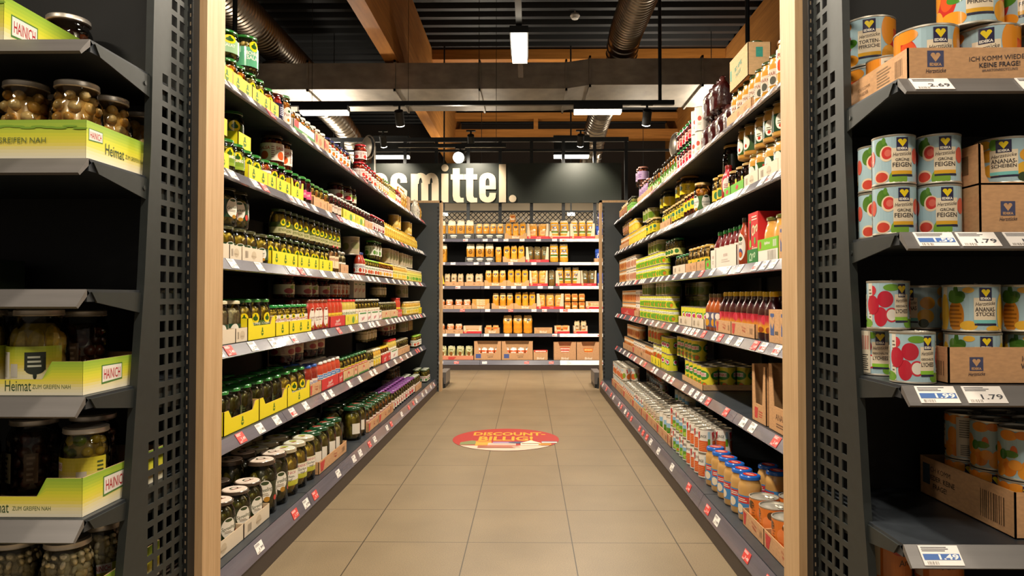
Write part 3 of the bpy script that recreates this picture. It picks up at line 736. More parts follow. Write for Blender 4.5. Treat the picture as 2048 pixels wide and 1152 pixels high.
def proto(key):
    if key in PROTO: return PROTO[key]
    k = KD[key]; R, h, t = k['r'], k['h'], k['t']; seed = sum(map(ord, key)) * 7
    kids = []
    def add(mb, name, mat, parent, smooth=.7, label=None):
        o = mb.build(name, mat, parent, linked=False, smooth=smooth)
        if label: o['label'] = label
        kids.append(o); return o
    if t in ('jar', 'sauce', 'bottle'):
        prof = jarprof(k.get('shape', 'bottle' if t == 'bottle' else 'jar'), R, h); segs = k.get('segs', 26)
        glass = t == 'jar'
        m = MB()
        if glass: m.lathe(prof, k.get('tint', TINT), segs)
        else:
            fill = k.get('fill', .9); cl = k['col']
            m.lathe(prof, (lambda i: cl if prof[i][1] < h * fill else mixc(cl, '#fff3da', .35)), segs)
        root = m.build(k['n'], 'glass' if glass else 'sauce', linked=False)
        if glass: add(contents(R, h, *k['cont'], seed), 'contents', 'food', root)
        rt = prof[-1][0]; lc = k['lid']; lm = k.get('lidmat', 'gloss'); m = MB(); hl = max(.012, h * .085) if t != 'bottle' else h * .1
        zl = h - hl; e = rt * 1.1
        top = k.get('lidtop', lc)
        m.lathe([(e * .97, zl), (e * 1.02, zl + .002), (e, zl + hl * .35), (e, zl + hl * .8), (e * .96, h - .001)], lc, segs)
        m.lathe([(e * .9, h - .0012), (e * .86, h + .0006)], top, segs)
        if k.get('lidprint'): m.decor(k['lidprint'], lambda u, v, q: (u, v, h + .0008 + q), e, e, step=0)
        add(m, 'lid', lm, root, label=k.get('lidlabel'))
    elif t == 'can':
        m = MB(); rim = R * 1.015
        prof = [(R * .96, 0), (rim, .001), (rim, .004), (R * .985, .006), (R * .985, h - .006), (rim, h - .004), (rim, h - .0005), (R * .95, h), (R * .93, h - .004), (R * .6, h - .0045), (R * .55, h - .0035), (.001, h - .0035)]
        m.lathe(prof, '#c9c2b4', 30, caps=False); m.face([(R * .96 * math.sin(-a * .21), R * .96 * math.cos(a * .21), 0) for a in range(30)], '#aaa')
        root = m.build(k['n'], 'tin', linked=False)
        if k.get('pull'):
            m = MB(); z = h - .003
            pts = [(R * .5 + R * .2 * math.cos(a * .524), R * .13 * math.sin(a * .524)) for a in range(12)]
            for i in range(12): m.tube((*pts[i], z + .003), (*pts[(i + 1) % 12], z + .003), .0018, '#d8d2c4', 6)
            m.tube((R * .3, 0, z), (R * .1, 0, z + .003), .004, '#d8d2c4', 6)
            add(m, 'ring_pull', 'tin', root)
    elif t == 'bag':
        D = k.get('dep', .03); q = random.Random(seed); W = R; cl = k['col']
        n = 22; T = [0, .02, .07, .16, .3, .45, .6, .72, .82, .9, .95, 1.0]
        Wt = lambda s: W * (.93 if s < .04 else 1.0 - max(0, s - .75) * k.get('taper', .7))
        Dt = lambda s: D * (.75 if s < .01 else (1.0 if s < .66 else max(.07, 1.0 - (s - .66) * 3.2)))
        rows = []
        for s in T:
            row = []
            for j in range(n):
                a = 2 * PI * j / n; cx, sx_ = math.cos(a), math.sin(a); f = 1 + q.uniform(-.05, .05) * (1 if s < .9 else .4)
                row.append((Wt(s) * abs(cx) ** .72 * (1 if cx > 0 else -1) * f, Dt(s) * abs(sx_) ** .7 * (1 if sx_ > 0 else -1) * f + (q.uniform(-.3, .3) * D if s > .9 else 0), s * h + (q.uniform(-.006, .006) if s > .93 else 0)))
            rows.append(row)
        ctop = k.get('topcol', cl); m = MB()
        def bc(i): return jit(ctop if T[i] >= k.get('fillto', .8) else cl, .1)
        m.grid(rows, bc); m.face(rows[0][::-1], cl); m.face(rows[-1], ctop)
        root = m.build(k['n'], 'plastic_bag', linked=False)
        def bf(u, v, e):
            s = min(1, max(0, v / h)); w = Wt(s); return (u, -Dt(s) * max(.0, 1 - min(1, abs(u / w)) ** 3) ** .4 * 1.03 - e, v)
        if k.get('lab'):
            m = MB(); m.decor(k['lab'], bf, R, h, .0018, .0003, step=.012); add(m, 'label', 'gloss', root, 0)
        return PROTO.setdefault(key, (root, kids))
    elif t == 'box':
        D = k['dep']; m = MB(); c = k['col']; m.box((-R, -D, 0), (R, D, h), c)
        if k.get('top'): m.face([(-R, -D, h + .0004), (R, -D, h + .0004), (R, D, h + .0004), (-R, D, h + .0004)], k['top'])
        if k.get('lab'): m.decor(k['lab'], flat(-D), R, h, step=0)
        if k.get('side'):
            m.decor(k['side'], lambda u, v, e: (R + e, u, v), D, h, step=0); m.decor(k['side'], lambda u, v, e: (-R - e, -u, v), D, h, step=0)
        root = m.build(k['n'], k.get('mat', 'print'), linked=False, smooth=0)
        return PROTO.setdefault(key, (root, kids))
    # wrapped paper label
    if k.get('lab'):
        m = MB(); Rl = R * (.985 if t == 'can' else (.95 if k.get('shape') == 'hex' else 1)) + .0004
        m.decor(k['lab'], cyl(Rl), Rl, h, .0003, .00005, step=.002, clip=(.035, .965) if t == 'can' else None); add(m, 'label', 'gloss', root, .9)
    return PROTO.setdefault(key, (root, kids))
# ---- label recipes: u in radians around the jar, v as a share of the height
def band(c, v0, v1, hw=2.6): return ('R', 0, (v0 + v1) / 2, 2 * hw, v1 - v0, c)
def emblem(v, s=.5, u=0, k=.82):      # yellow badge with a green jar shape
    s *= k
    return [('E', u, v, s, s * .34, '#f2d81c'), ('E', u, v - .01, s * .62, s * .15, '#2f5a1c'), ('E', u, v + s * .13, s * .22, s * .12, '#2f5a1c')]
def green(t1, t2=None, c='#5d7f1e', v0=.1, v1=.62):
    o = [band(c, v0, v1), band(mixc(c, '#a8c040', .5), v0, v0 + .1)] + emblem(v1 - .04, .52)
    for u in (0, 1.75, -1.75):
        o += [('T', t1, u, v0 + .27, .085, '#f3efe0', .035, 1.5)]
        if t2: o += [('T', t2, u, v0 + .16, .085, '#f3efe0', .035, 1.5)]
    o += [('R', 1.0, v0 + .2, .35, .26, '#e9e4d4'), ('B', 1.0, v0 + .2, .28, .22, 8, '#333', True)]
    return o
def oval(bandc, v0, v1, script, tc='#2c4a2c', extra=()):
    o = [band(bandc, v0, v1)]
    for u in (-1.35, .0, 1.35):
        o += [('E', u, (v0 + v1) / 2 + .02, .5, (v1 - v0) * .54, '#efe8da'), ('E', u, v1 - .02, .26, .035, tc), ('T', script, u, (v0 + v1) / 2 + .03, .075, tc, .012, .95, .12), ('B', u, (v0 + v1) / 2 - .06, .6, .06, 2, '#8a7a60', False), ('E', u + .12, v0 + .02, .2, .05, '#b8842c')]
    return o + list(extra)
def plain(c, v0, v1, t=None, tc='#8a2a22', spot=None, hw=2.6, h=.09):
    o = [band(c, v0, v1, hw)]
    for u in (-1.5, 0, 1.5):
        if spot: o += [('E', u, v0 + (v1 - v0) * .3, .36, (v1 - v0) * .24, spot)]
        if t: o += [('T', t, u, v0 + (v1 - v0) * .72, h, tc, .02, 1.2)]
        o += [('B', u + .75, (v0 + v1) / 2, .3, (v1 - v0) * .7, 6, mixc(tc, '#777777', .5), False)]
    return o
P_ = ['#6e6a1e', '#8a7d2a', '#7c7424', '#9a8c3a']
PD = ['#3f3f14', '#55511a', '#4a4a18', '#6a6022']
PY = ['#a8902c', '#b89f38', '#9a8428', '#c4a840']
ON = ['#e3b76a', '#ecc67e', '#d6a552', '#f2d494']
RD = ['#a02018', '#c03222', '#8a1812', '#d04a2c']
OR = ['#c8761c', '#d98a28', '#b8641a', '#e09a38']
BT = ['#4a0d14', '#5e1219', '#3a0a10', '#701a22']
BN = ['#7a6a34', '#9a8648', '#6a5a2a', '#b09858']
CR = ['#efe2b6', '#f3e9c6', '#e4d3a0']
GV, DGV = '#2f7a30', '#1e4a26'
SIL = '#b9b3a6'
J = 'pickle_jar'
# left of the aisle
kind('gh', J, 'green-lidded spiced gherkin jar', 'jar', .041, 0.114, cont=('pick', P_), lid=GV, lab=green('GEWÜRZ', 'GURKEN'))
kind('gB', J, 'large green-lidded spiced gherkin jar', 'jar', .05, 0.14, cont=('pick', PD), lid='#245a28', lab=green('GEWÜRZ', 'GURKEN', '#4d6e1c'))
kind('gn', J, 'green-lidded jar of sliced gherkins', 'jar', .038, .12, cont=('balls', P_), lid=GV, lab=green('HONIG', None, '#7b9a30', .2, .62))
kind('os', J, 'green-lidded orange coleslaw jar', 'jar', .036, .112, cont=('bits', OR), lid=GV, lab=[band('#e8b48a', .08, .34)] + emblem(.52, .5) + [('T', 'SALAT', 0, .22, .08, '#f6efe2', .03, 1.2)])
kind('os2', J, 'green-lidded tomato paprika jar', 'jar', .036, .115, cont=('bits', RD + OR), lid=GV, lab=plain('#efe6da', .14, .62, 'SALAT', '#c2302c', '#d2382e'))
kind('bs', J, 'large bean salad jar with mint label', 'jar', .048, .142, cont=('bits', BN), lid=GV, lab=[band('#63b48a', .14, .66)] + emblem(.7, .5) + [('T', 'BOHNEN', 0, .5, .1, '#f3efe0', .03, 1.3), ('T', 'SALAT', 0, .38, .1, '#f3efe0', .03, 1.3), ('G', [(-.6, .2), (.6, .2), (.3, .3), (-.3, .3)], '#3d5a30')])
kind('bs2', J, 'wide gherkin jar with pale label', 'jar', .052, .1, cont=('pick', P_), lid=GV, lab=[band('#9fc49a', .14, .62)] + emblem(.62, .55) + [('T', 'SALAT', 0, .4, .1, '#f3efe0', .03, 1.2)])
kind('bm', J, 'green-lidded bean jar with mint label', 'jar', .04, .118, cont=('bits', BN), lid=GV, lab=[band('#6cbd92', .1, .5)] + emblem(.52, .5) + [('T', 'BOHNEN', 0, .3, .1, '#f3efe0', .03, 1.3)])
kind('rp', J, 'white-lidded red pepper jar', 'jar', .046, .13, cont=('balls', RD), lid='#e8dfd2', lab=[band('#2a2740', .12, .6), ('B', -1.0, .36, 1.0, .4, 8, '#cfc8d8', False), ('B', .5, .36, .8, .3, 5, '#cfc8d8', False), ('R', 1.4, .36, .3, .46, '#c0302a')])
kind('pu', J, 'orange pepper jar with oval label', 'jar', .038, .14, cont=('bits', OR), lid='#4f7a4a', lab=[('E', .0, .36, .75, .27, '#efe4d6'), ('T', 'Puszta', 0, .4, .1, '#7a2a22', .01, 1.1, .12), ('E', 0, .22, .2, .05, '#d88a28'), ('E', .1, .5, .2, .04, '#3a5a2c')])
kind('it', 'antipasti_jar', 'white-lidded yellow pepper jar', 'jar', .033, .1, cont=('bits', PY + OR), lid='#e9e2d4', lab=plain('#f0e8dc', .12, .6, 'PIÙ', '#b0322a'))
kind('bl', 'antipasti_jar', 'navy-lidded mixed pepper jar', 'jar', .036, .1, cont=('bits', OR + RD), lid='#2c2c5c', lab=plain('#f0e8dc', .14, .6, 'PEPER', '#3a6a34', '#d8742a'))
kind('rl', 'antipasti_jar', 'red-lidded tomato sauce jar', 'jar', .041, .118, cont=('bits', RD), lid='#c02028', lab=plain('#f0e2da', .18, .62, 'SUGO', '#c02828', '#d2423a'))
kind('rm', 'antipasti_jar', 'slim red-lidded pepper jar', 'jar', .034, .112, cont=('bits', RD), lid='#b82226', lab=plain('#f0e6da', .12, .6, 'MIX', '#8a2a22', '#cc5030'))
kind('ro', 'antipasti_jar', 'orange-lidded carrot salad jar', 'jar', .034, .11, cont=('bits', OR), lid='#d8742a', lab=plain('#f2e4cc', .15, .6, 'SALAT', '#c05a20', '#e08a30'))
kind('og', 'antipasti_jar', 'slim green-lidded mixed pickle jar', 'jar', .03, .12, cont=('bits', PY), lid='#5a8a30', lab=plain('#f0ead8', .15, .55, 'MIX', '#a03a2c', '#d8a030'))
kind('yc1', 'antipasti_jar', 'slim yellow relish jar', 'jar', .03, .11, cont=('bits', PY), lid='#c8a02c', lab=plain('#ecd67a', .12, .6, 'MAIS', '#8a5a1c'))
kind('by', 'sauerkraut_bag', 'golden sauerkraut bag', 'bag', .045, .17, 'bag', col='#c98f2e', dep=.03, lab=[('R', 0, .4, 1.2, .3, '#e8c46a'), ('T', 'KRAUT', 0, .42, .08, '#8a4a1a', .02, 1.0)])
kind('bw', 'sauerkraut_bag', 'white sauerkraut pouch', 'bag', .048, .17, 'bag', col='#e2d9c4', dep=.03, lab=[('R', 0, .42, 1.3, .36, '#efe9dc'), ('T', 'KRAUT', 0, .45, .08, '#9a4a30', .02, 1.0), ('E', 0, .3, .3, .06, '#7a9a4a')])
kind('tw', J, 'large tomato relish jar with white label', 'jar', .05, 0.14, cont=('bits', RD + OR), lid='#3a2a1c', lab=plain('#eee2d2', .2, .74, 'SALSA', '#b8302a', '#d8602c'))
kind('tx', J, 'tomato relish jar with pale label', 'jar', .042, .112, cont=('bits', RD), lid='#3a2a1c', lab=plain('#d8c8b4', .2, .74, 'SALSA', '#a8302a', '#c8502c'))
kind('rb', 'beetroot_jar', 'green-lidded beetroot jar', 'jar', .037, .122, 'jar', cont=('balls', BT), lid=GV, lab=[band('#d8507e', .12, .5)] + emblem(.56, .48) + [('T', 'ROTE', 0, .34, .09, '#f6efe2', .03, 1.2)])
kind('rs', 'beetroot_jar', 'slim green-lidded beetroot jar', 'jar', .033, .125, 'jar', cont=('smooth', ['#5a0f18']), lid='#3c8a3a', lab=[band('#d8507e', .2, .5), ('T', 'BETE', 0, .35, .09, '#f6efe2', .03, 1.2)])
kind('oj', J, 'green-lidded yellow pepper jar', 'jar', .034, .115, cont=('bits', PY + OR), lid='#4a7a3c', lab=plain('#e8b06a', .12, .5, 'PAPRIKA', '#7a3a1a', '#e07a2c'))
kind('ch', 'beetroot_jar', 'silver-lidded red cabbage jar', 'jar', .032, .112, 'jar', cont=('bits', BT), lid=SIL, lidmat='tin', lab=plain('#d9c9b8', .14, .52, 'KOHL', '#7a1c2a'))
kind('rk', 'beetroot_jar', 'red-lidded cherry jar', 'jar', .032, .115, 'jar', cont=('balls', BT), lid='#a01c24', lab=plain('#f0e2d8', .12, .55, 'ROT', '#a02030', '#8a1420'))
kind('dk', 'beetroot_jar', 'large dark red cabbage jar', 'jar', .05, 0.112, 'jar', cont=('bits', BT), lid='#4a3a2a', lab=[band('#dcd6c2', .2, .62), ('E', -.2, .34, .5, .12, '#a01c2c'), ('E', .5, .5, .6, .1, '#8aa040'), ('R', 1.4, .42, .5, .4, '#4a5a28')])
kind('yb', 'corn_pouch', 'yellow corn pouch', 'bag', .034, .115, 'pouch', col='#e0b02c', dep=.028, lab=[('R', 0, .45, 1.4, .5, '#eccb4a'), ('T', 'MAIS', 0, .52, .12, '#8a4a14', .03, 1.1), ('E', 0, .3, .4, .1, '#f0d860')])
kind('ga', 'catering_tin', 'tall gold-labelled can', 'can', .045, .115, 'can', lab=[band('#c9a348', .05, .95, PI), ('B', 0, .5, 1.4, .4, 5, '#a07a28', False), ('E', 0, .4, .5, .14, '#e2c878')])
kind('kp', J, 'olive-lidded gherkin jar with oval label', 'jar', .043, 0.118, cont=('pick', PY), lid='#45452a', lab=oval('#23452c', .12, .5, 'Sauer', extra=[('R', 2.1, .3, .4, .3, '#efe8da')]))
kind('kB', J, 'big olive-lidded gherkin jar', 'jar', .05, 0.14, cont=('pick', P_), lid='#3a3a24', lab=oval('#1f4028', .22, .68, 'Gurken', extra=[('E', .65, .3, .16, .08, '#c8403a'), ('R', -.9, .3, .4, .1, '#e0d8c8')]))
kind('yg', J, 'slim gherkin jar with yellow badge', 'jar', .035, .12, cont=('pick', PY), lid='#3f5528', lab=[band('#b7b284', .12, .34), band('#4f5f26', .34, .52)] + emblem(.52, .46) + [('T', 'STICKS', 0, .24, .08, '#5a6a24', .02, 1.2), ('R', 1.5, .3, .5, .36, '#cfc66a')])
kind('sj', J, 'small green-lidded jar of mixed pickles', 'jar', .034, .112, cont=('bits', PY), lid='#2f8a3a', lab=plain('#e6ecd2', .12, .56, 'MIX', '#3a7a34', '#8aaa40'))
kind('rt', J, 'tall red-lidded pale sausage jar', 'jar', .034, .145, cont=('strips', ['#d9a56a', '#cf9558']), lid='#c8343a', lab=plain('#eed8b0', .15, .6, 'WIENER', '#a0442c'))
kind('wh', J, 'silver-lidded white radish jar', 'jar', .037, .12, cont=('bits', CR), lid=SIL, lidmat='tin', lab=plain('#f0eadc', .12, .5, 'WEISS', '#6a6a50'))
kind('bt', 'sauce_bottle', 'slim red sauce bottle with blue cap', 'bottle', .029, .15, 'bottle', col='#a8341c', lid='#2c3c78', lab=plain('#efe8dc', .12, .5, 'CHILI', '#2c3c78', '#c8402c'))
kind('sw', J, 'slim lime-lidded jar with white label', 'jar', .032, .112, cont=('bits', PY), lid='#8ab42c', lab=plain('#f0eee0', .14, .62, 'OLIVEN', '#4a7a2c', '#c8502c'))
kind('sy', J, 'slim yellow-lidded jar with white label', 'jar', .032, .112, cont=('bits', OR), lid='#e0b828', lab=plain('#f0e8dc', .14, .62, 'PEPPERONI', '#b03a2c', '#d8a030'))
kind('my', 'mustard_jar', 'yellow mustard jar', 'sauce', .036, .118, 'jar', col='#cfa238', lid='#d8c8a0', lab=plain('#ecdc8c', .12, .62, 'SENF', '#6a7a20', '#e0c030'))
kind('mg', 'mustard_jar', 'mustard jar with green corn label', 'sauce', .034, .11, 'jar', col='#c8b050', lid='#d8d0b8', lab=plain('#e4dc6a', .1, .7, 'MAIS', '#3a7a2c', '#5aa030'))
kind('bt2', 'catering_tin', 'big pale grey catering tin', 'can', .055, .112, 'can', lab=[band('#a89a7e', .04, .96, PI), ('E', 0, .5, .6, .2, '#8a8a60'), ('B', 0, .75, 1.2, .12, 2, '#6a5a40', False), ('E', 1.2, .45, .4, .2, '#7a7a4a'), ('E', -1.2, .45, .4, .2, '#7a7a4a')])
kind('gj', J, 'green-lidded jar with white label', 'jar', .04, .128, cont=('pick', P_), lid='#4a8a3a', lab=plain('#e8e6d8', .2, .7, 'DILL', '#3a6a2c', '#5a8a3a'))
kind('wa', 'asparagus_jar', 'cream-lidded white asparagus jar', 'jar', .043, .15, 'jar', cont=('strips', ['#f0e4ba', '#f6ecc8', '#e8d8a6']), lid='#d8cfae', lab=[band('#1f4630', .1, .44)] + [z for u in (-1.3, 0, 1.3) for z in (('E', u + .35, .27, .4, .17, '#efe9da'), ('T', 'Stangen', u + .3, .3, .055, '#5a2a22', .01, .7, .12))])
kind('gh2', J, 'tall green-lidded jar of cut gherkins', 'jar', .042, .155, cont=('pick', PY), lid=GV, lab=[band('#466a22', .08, .46)] + emblem(.52, .48) + [('T', 'SCHLEMMER', 0, .38, .06, '#f3efe0', .03, 1.2), ('T', 'HAPPEN', 0, .28, .08, '#f3efe0', .03, 1.2), ('R', 1.15, .3, .3, .3, '#efe9dc'), ('B', 1.15, .3, .24, .24, 8, '#333', True)])
kind('sg', J, 'short green-lidded jar with paper label', 'jar', .034, .128, cont=('bits', PY), lid='#1f8a3c', lab=plain('#eee8d6', .12, .66, 'BOWL', '#b0302c') + emblem(.6, .3))
kind('to', 'tomato_jar', 'tall tomato jar with oval label', 'sauce', .036, .15, 'jar', col='#b5331f', lid='#7a3a22', lab=oval('#b23822', .1, .7, 'Tomate', '#7a2018'))
kind('tr', 'tomato_jar', 'tall red-capped tomato jar', 'sauce', .033, .15, 'jar', col='#c03a22', lid='#c02a26', lab=plain('#e8c83c', .1, .5, 'TOMATE', '#a02820', '#c83a28'))
kind('cw1', 'mustard_jar', 'yellow-lidded horseradish jar', 'sauce', .033, .145, 'jar', col='#cdb552', lid='#c8282c', lab=plain('#f0ead8', .08, .6, 'KREN', '#5a7a2c', '#8aa840'))
kind('cj', J, 'silver-lidded pickle mix jar', 'jar', .036, .145, cont=('bits', PY), lid=SIL, lidmat='tin', lab=plain('#efe6cc', .1, .6, 'MIX', '#a83a3a', '#c8a030'))
kind('kj', J, 'grey-lidded caper jar', 'jar', .034, .12, cont=('bits', P_), lid='#8a8466', lab=plain('#e6d2b0', .1, .5, 'KAPERN', '#6a4a24'))
kind('dg', J, 'green-lidded dark gherkin jar', 'jar', .047, .148, cont=('pick', PD), lid='#2a7a34', lab=[('R', .9, .36, .55, .4, '#26401c'), ('R', 1.15, .36, .3, .3, '#e4dfd0'), ('B', 1.15, .36, .24, .26, 8, '#333', True), ('B', -.5, .36, .9, .3, 5, '#4a5a30', False)], )
kind('dh', J, 'tall gherkin jar with white sprig print', 'jar', .042, .165, cont=('pick', P_), lid='#3a4a28', lab=[band('#2a4420', .2, .5), ('T', 'DILL', 0, .4, .08, '#e8e4d4', .02, 1), ('T', '* *', 0, .28, .07, '#e8e4d4', .02, 1)])
kind('gp', J, 'green-lidded jar of golden gherkins', 'jar', .046, .15, cont=('pick', PY), lid='#2f8a3c', lab=[band('#48641f', .08, .4)] + emblem(.5, .48) + [('T', 'GURKEN', 0, .3, .1, '#f3efe0', .03, 1.3), ('T', 'TOPF', 0, .19, .09, '#f3efe0', .03, 1.3), ('R', 1.2, .26, .35, .28, '#2a3a18')])
kind('bb', 'tomato_jar', 'blue-lidded tomato sauce jar', 'sauce', .04, .145, 'jar', col='#8a2414', lid='#2c58a8', lab=plain('#eedfd2', .1, .52, 'SUGO', '#2c58a8', '#c83a28'))
kind('bk', 'tomato_jar', 'white-lidded tomato jar with blue band', 'sauce', .035, .145, 'jar', col='#c0442a', lid='#e6e2da', lab=[band('#eae6de', .1, .56), band('#3d7cc0', .4, .54), ('T', 'SUGO', 0, .47, .07, '#f4f0ea', .03, 1.2), ('E', .2, .24, .3, .1, '#d83a2a')])
kind('ol', 'olive_jar', 'green-lidded olive jar', 'jar', .035, .128, 'jar', cont=('balls', PY), lid='#2f6a38', lab=[band('#d8c84a', .12, .58), ('R', 0, .46, 3.6, .12, '#c23a2c'), ('T', 'OLIVEN', 0, .46, .07, '#f6f0e0', .02, 1.4), ('E', 0, .26, .5, .1, '#4a7a2c')])
kind('pj', 'beetroot_jar', 'big dark plum jar', 'jar', .06, 0.13, 'jar', cont=('balls', BT), lid='#2a1c1c', lab=plain('#c9b49c', .35, .8, 'PFLAUMEN', '#a0343c', '#a83848'))
kind('tj', J, 'grey-lidded jar with cream label', 'jar', .045, 0.112, cont=('bits', P_), lid='#5a5444', lab=plain('#d8cdb0', .2, .7, 'BOHNEN', '#6a5a30'))
kind('ws', 'soup_tin', 'white soup tin', 'can', .037, .11, 'can', lab=[band('#efe9de', .05, .95, PI), ('B', 0, .6, 1.2, .2, 3, '#b0a898', False)])
SPL = [('E', 0, 0, .82, .82, '#efdccb'), ('E', 0, .1, .34, .3, '#3a4a34'), ('E', 0, .08, .22, .18, '#efdccb'), ('E', 0, -.15, .5, .07, '#8a4a3c')]
kind('bj', J, 'big pale-lidded gherkin jar', 'jar', .058, 0.2, cont=('pick', PD), lid='#4a3c30', lidtop='#ecd8c6', lidprint=SPL, lidlabel='pale printed lid', lab=oval('#26301a', .28, .62, 'Spreeling', '#3a4a2c', extra=[('E', .75, .3, .14, .05, '#c83c34')]))
kind('bq', J, 'squat pale-lidded gherkin jar', 'jar', .052, .15, cont=('pick', PD), lid='#4a3c30', lidtop='#ecd8c6', lidprint=SPL, lidlabel='pale printed lid', lab=oval('#26301a', .2, .62, 'Spreeling', '#3a4a2c', extra=[('E', .75, .3, .14, .05, '#c83c34')]))
kind('bh', J, 'big silver-lidded gherkin jar', 'jar', .056, .19, cont=('pick', PY), lid='#a89c80', lidtop='#dfe0c8', lidprint=[('E', 0, 0, .8, .8, '#e6e4d0'), ('E', .1, .2, .35, .3, '#a8b04a'), ('E', -.2, -.2, .3, .1, '#b04a3c')], lidmat='gloss', lab=[('V', 0, .22, .56, 2.6, ['#b7b62e', '#c9c24a', '#eae2c6']), ('R', .0, .43, 2.2, .2, '#efe8d8'), ('T', 'HAINICH', .0, .5, .055, '#b8282c', .015, 1.4), ('T', 'Gurken-', 0, .42, .055, '#2c2c24', .01, 1), ('T', 'topf', 0, .35, .055, '#2c2c24', .01, .6), ('R', -1.6, .38, .9, .3, '#e6e0cc'), ('B', -1.6, .38, .7, .26, 9, '#333', True)])
kind('gl', J, 'big dark-green-lidded gherkin jar', 'jar', .056, .185, cont=('pick', P_), lid='#1a4426', lidprint=[('E', 0, .25, .45, .2, '#c23a34'), ('E', 0, -.25, .55, .12, '#d8d2bc')], lab=[('R', 0, .36, .9, .32, '#e9e3d6'), ('G', [(-.3, .5), (.3, .5), (.25, .3), (0, .22), (-.25, .3)], '#cc2c30'), ('R', 1.7, .36, 1.0, .34, '#e4ddce'), ('B', 1.7, .36, .7, .26, 8, '#444', True)])
kind('gs', J, 'small dark-green-lidded gherkin jar', 'jar', .043, .14, cont=('balls', P_ + OR), lid='#1f4c2a', lidprint=[('E', 0, .25, .45, .2, '#c23a34'), ('E', 0, -.25, .55, .12, '#d8d2bc')], lab=plain('#e6dccb', .12, .5, 'GURKEN', '#b8302c', '#c83434'))
kind('pl', 'antipasti_jar', 'purple-lidded pickle jar', 'jar', .041, .135, 'jar', cont=('balls', P_), lid='#7a3a86', lidprint=[('E', 0, .2, .5, .2, '#c9a8cf')], lab=plain('#e9dfd0', .1, .55, 'PARTY', '#a82a34', '#c83444'))
kind('wg', J, 'white-lidded olive-green relish jar', 'jar', .036, .12, cont=('bits', P_), lid='#5a6a4a', lidtop='#cfd2c0', lab=plain('#e6e0d2', .1, .5, 'RELISH', '#a8302c', '#4a7a3a'))
kind('gd', J, 'tall jar with bright green lid and label', 'jar', .05, .165, cont=('pick', PD), lid='#1f8a44', lab=[('R', 0, .4, 1.4, .34, '#8ab43a'), ('R', 1.6, .4, 1.2, .34, '#8ab43a'), ('R', -1.6, .4, 1.2, .34, '#9aba4a')])
kind('lj', J, 'large jar of pickled chillies', 'jar', .06, .185, cont=('balls', ['#5a3a1c', '#7a4a1c', '#4a2c14']), lid='#5a4a34', lab=plain('#d8c8b0', .2, .5, 'CHILI', '#8a2a22'))
kind('gk', 'kraft_carton', 'tall kraft carton with cut-out', 'box', .05, .13, 'carton', dep=.06, col='#c9a27a', mat='kraft', lab=[('R', .3, .75, .3, .3, '#3a2a1c'), ('R', 0, .35, .5, .12, '#8a6a4a')])
# right of the aisle
kind('ay', 'apple_sauce_jar', 'tall apple sauce jar with brown lid', 'sauce', .04, .17, 'jar', col='#cf9a3c', lid='#9a6a3c', lab=plain('#ecd9b8', .3, .8, 'APFEL', '#a0342c', '#c8502c'))
kind('ag', 'apple_sauce_jar', 'apple sauce jar with green lid', 'sauce', .037, .145, 'jar', col='#cf9432', lid='#3d4a26', lab=plain('#d9c8b4', .2, .62, 'MARK', '#8a3a2c', '#5a5a50'))
kind('db', 'date_bag', 'clear bag of dark dates', 'bag', .06, .16, 'bag', col='#3a0d0a', dep=.05, topcol='#3f1712', taper=.8, lab=[('R', .2, .5, .5, .12, '#d8cdbc')])
kind('wt', 'fruit_can', 'white can with gold rim', 'can', .038, .13, 'can', lab=[band('#eee5d6', .03, .97, PI), ('E', 0, .5, .3, .1, '#c05a4a'), ('E', 1.2, .5, .3, .1, '#c05a4a'), ('B', 0, .28, .6, .1, 2, '#a89a80', False)])
kind('rg', 'berry_jar', 'green-lidded red berry jar', 'jar', .034, .115, 'jar', cont=('balls', BT + ['#8a1a22']), lid='#2a7a3a', lab=plain('#d8a090', .12, .56, 'BEEREN', '#8a1a28', '#c02a3a'))
kind('ov', 'vegetable_jar', 'black-lidded carrot and pea jar', 'jar', .036, .135, 'jar', cont=('bits', OR + ['#5a7a2a']), lid='#2a2a22', lab=[band('#e8ecc8', .1, .36), ('E', 0, .4, .5, .12, '#5a8a2c'), ('E', 1.2, .4, .5, .12, '#5a8a2c'), ('E', -1.2, .4, .5, .12, '#5a8a2c'), ('T', 'GEMÜSE', 0, .22, .09, '#3a6a2c', .02, 1.2)])
kind('gv', 'vegetable_jar', 'green-labelled bean jar', 'jar', .035, .12, 'jar', cont=('bits', ['#8a8a3a', '#a09a4a']), lid='#3a3a28', lab=[band('#8ac45a', .08, .56), ('T', 'BOHNEN', 0, .4, .09, '#2f6a2c', .02, 1.2)])
kind('lv', 'sausage_jar', 'sausage jar with lilac label', 'jar', .045, .15, 'jar', cont=('balls', ['#7a3a22', '#8a4a2a']), lid='#a06a5a', lab=[band('#b79ac0', .3, .75), ('B', 0, .5, 1.2, .2, 3, '#6a4a7a', False)])
kind('nb', 'nut_bag', 'small bag of mixed nuts', 'bag', .04, .13, 'bag', col='#a8703a', dep=.03, topcol='#d8b890', lab=[('R', 0, .35, 1.2, .3, '#e0a080'), ('E', 0, .6, .5, .1, '#d8b070')])
kind('as', 'apple_sauce_jar', 'apple sauce jar with dark green label', 'sauce', .046, 0.132, 'jar', col='#cb9a4a', lid='#4a4426', lab=[band('#26432c', .14, .62)] + [z for u in (-1.4, 0, 1.4) for z in (('E', u, .4, .42, .22, '#efe8da'), ('B', u, .38, .5, .12, 2, '#6a6a50', False), ('E', u, .28, .14, .05, '#c0402c'))])
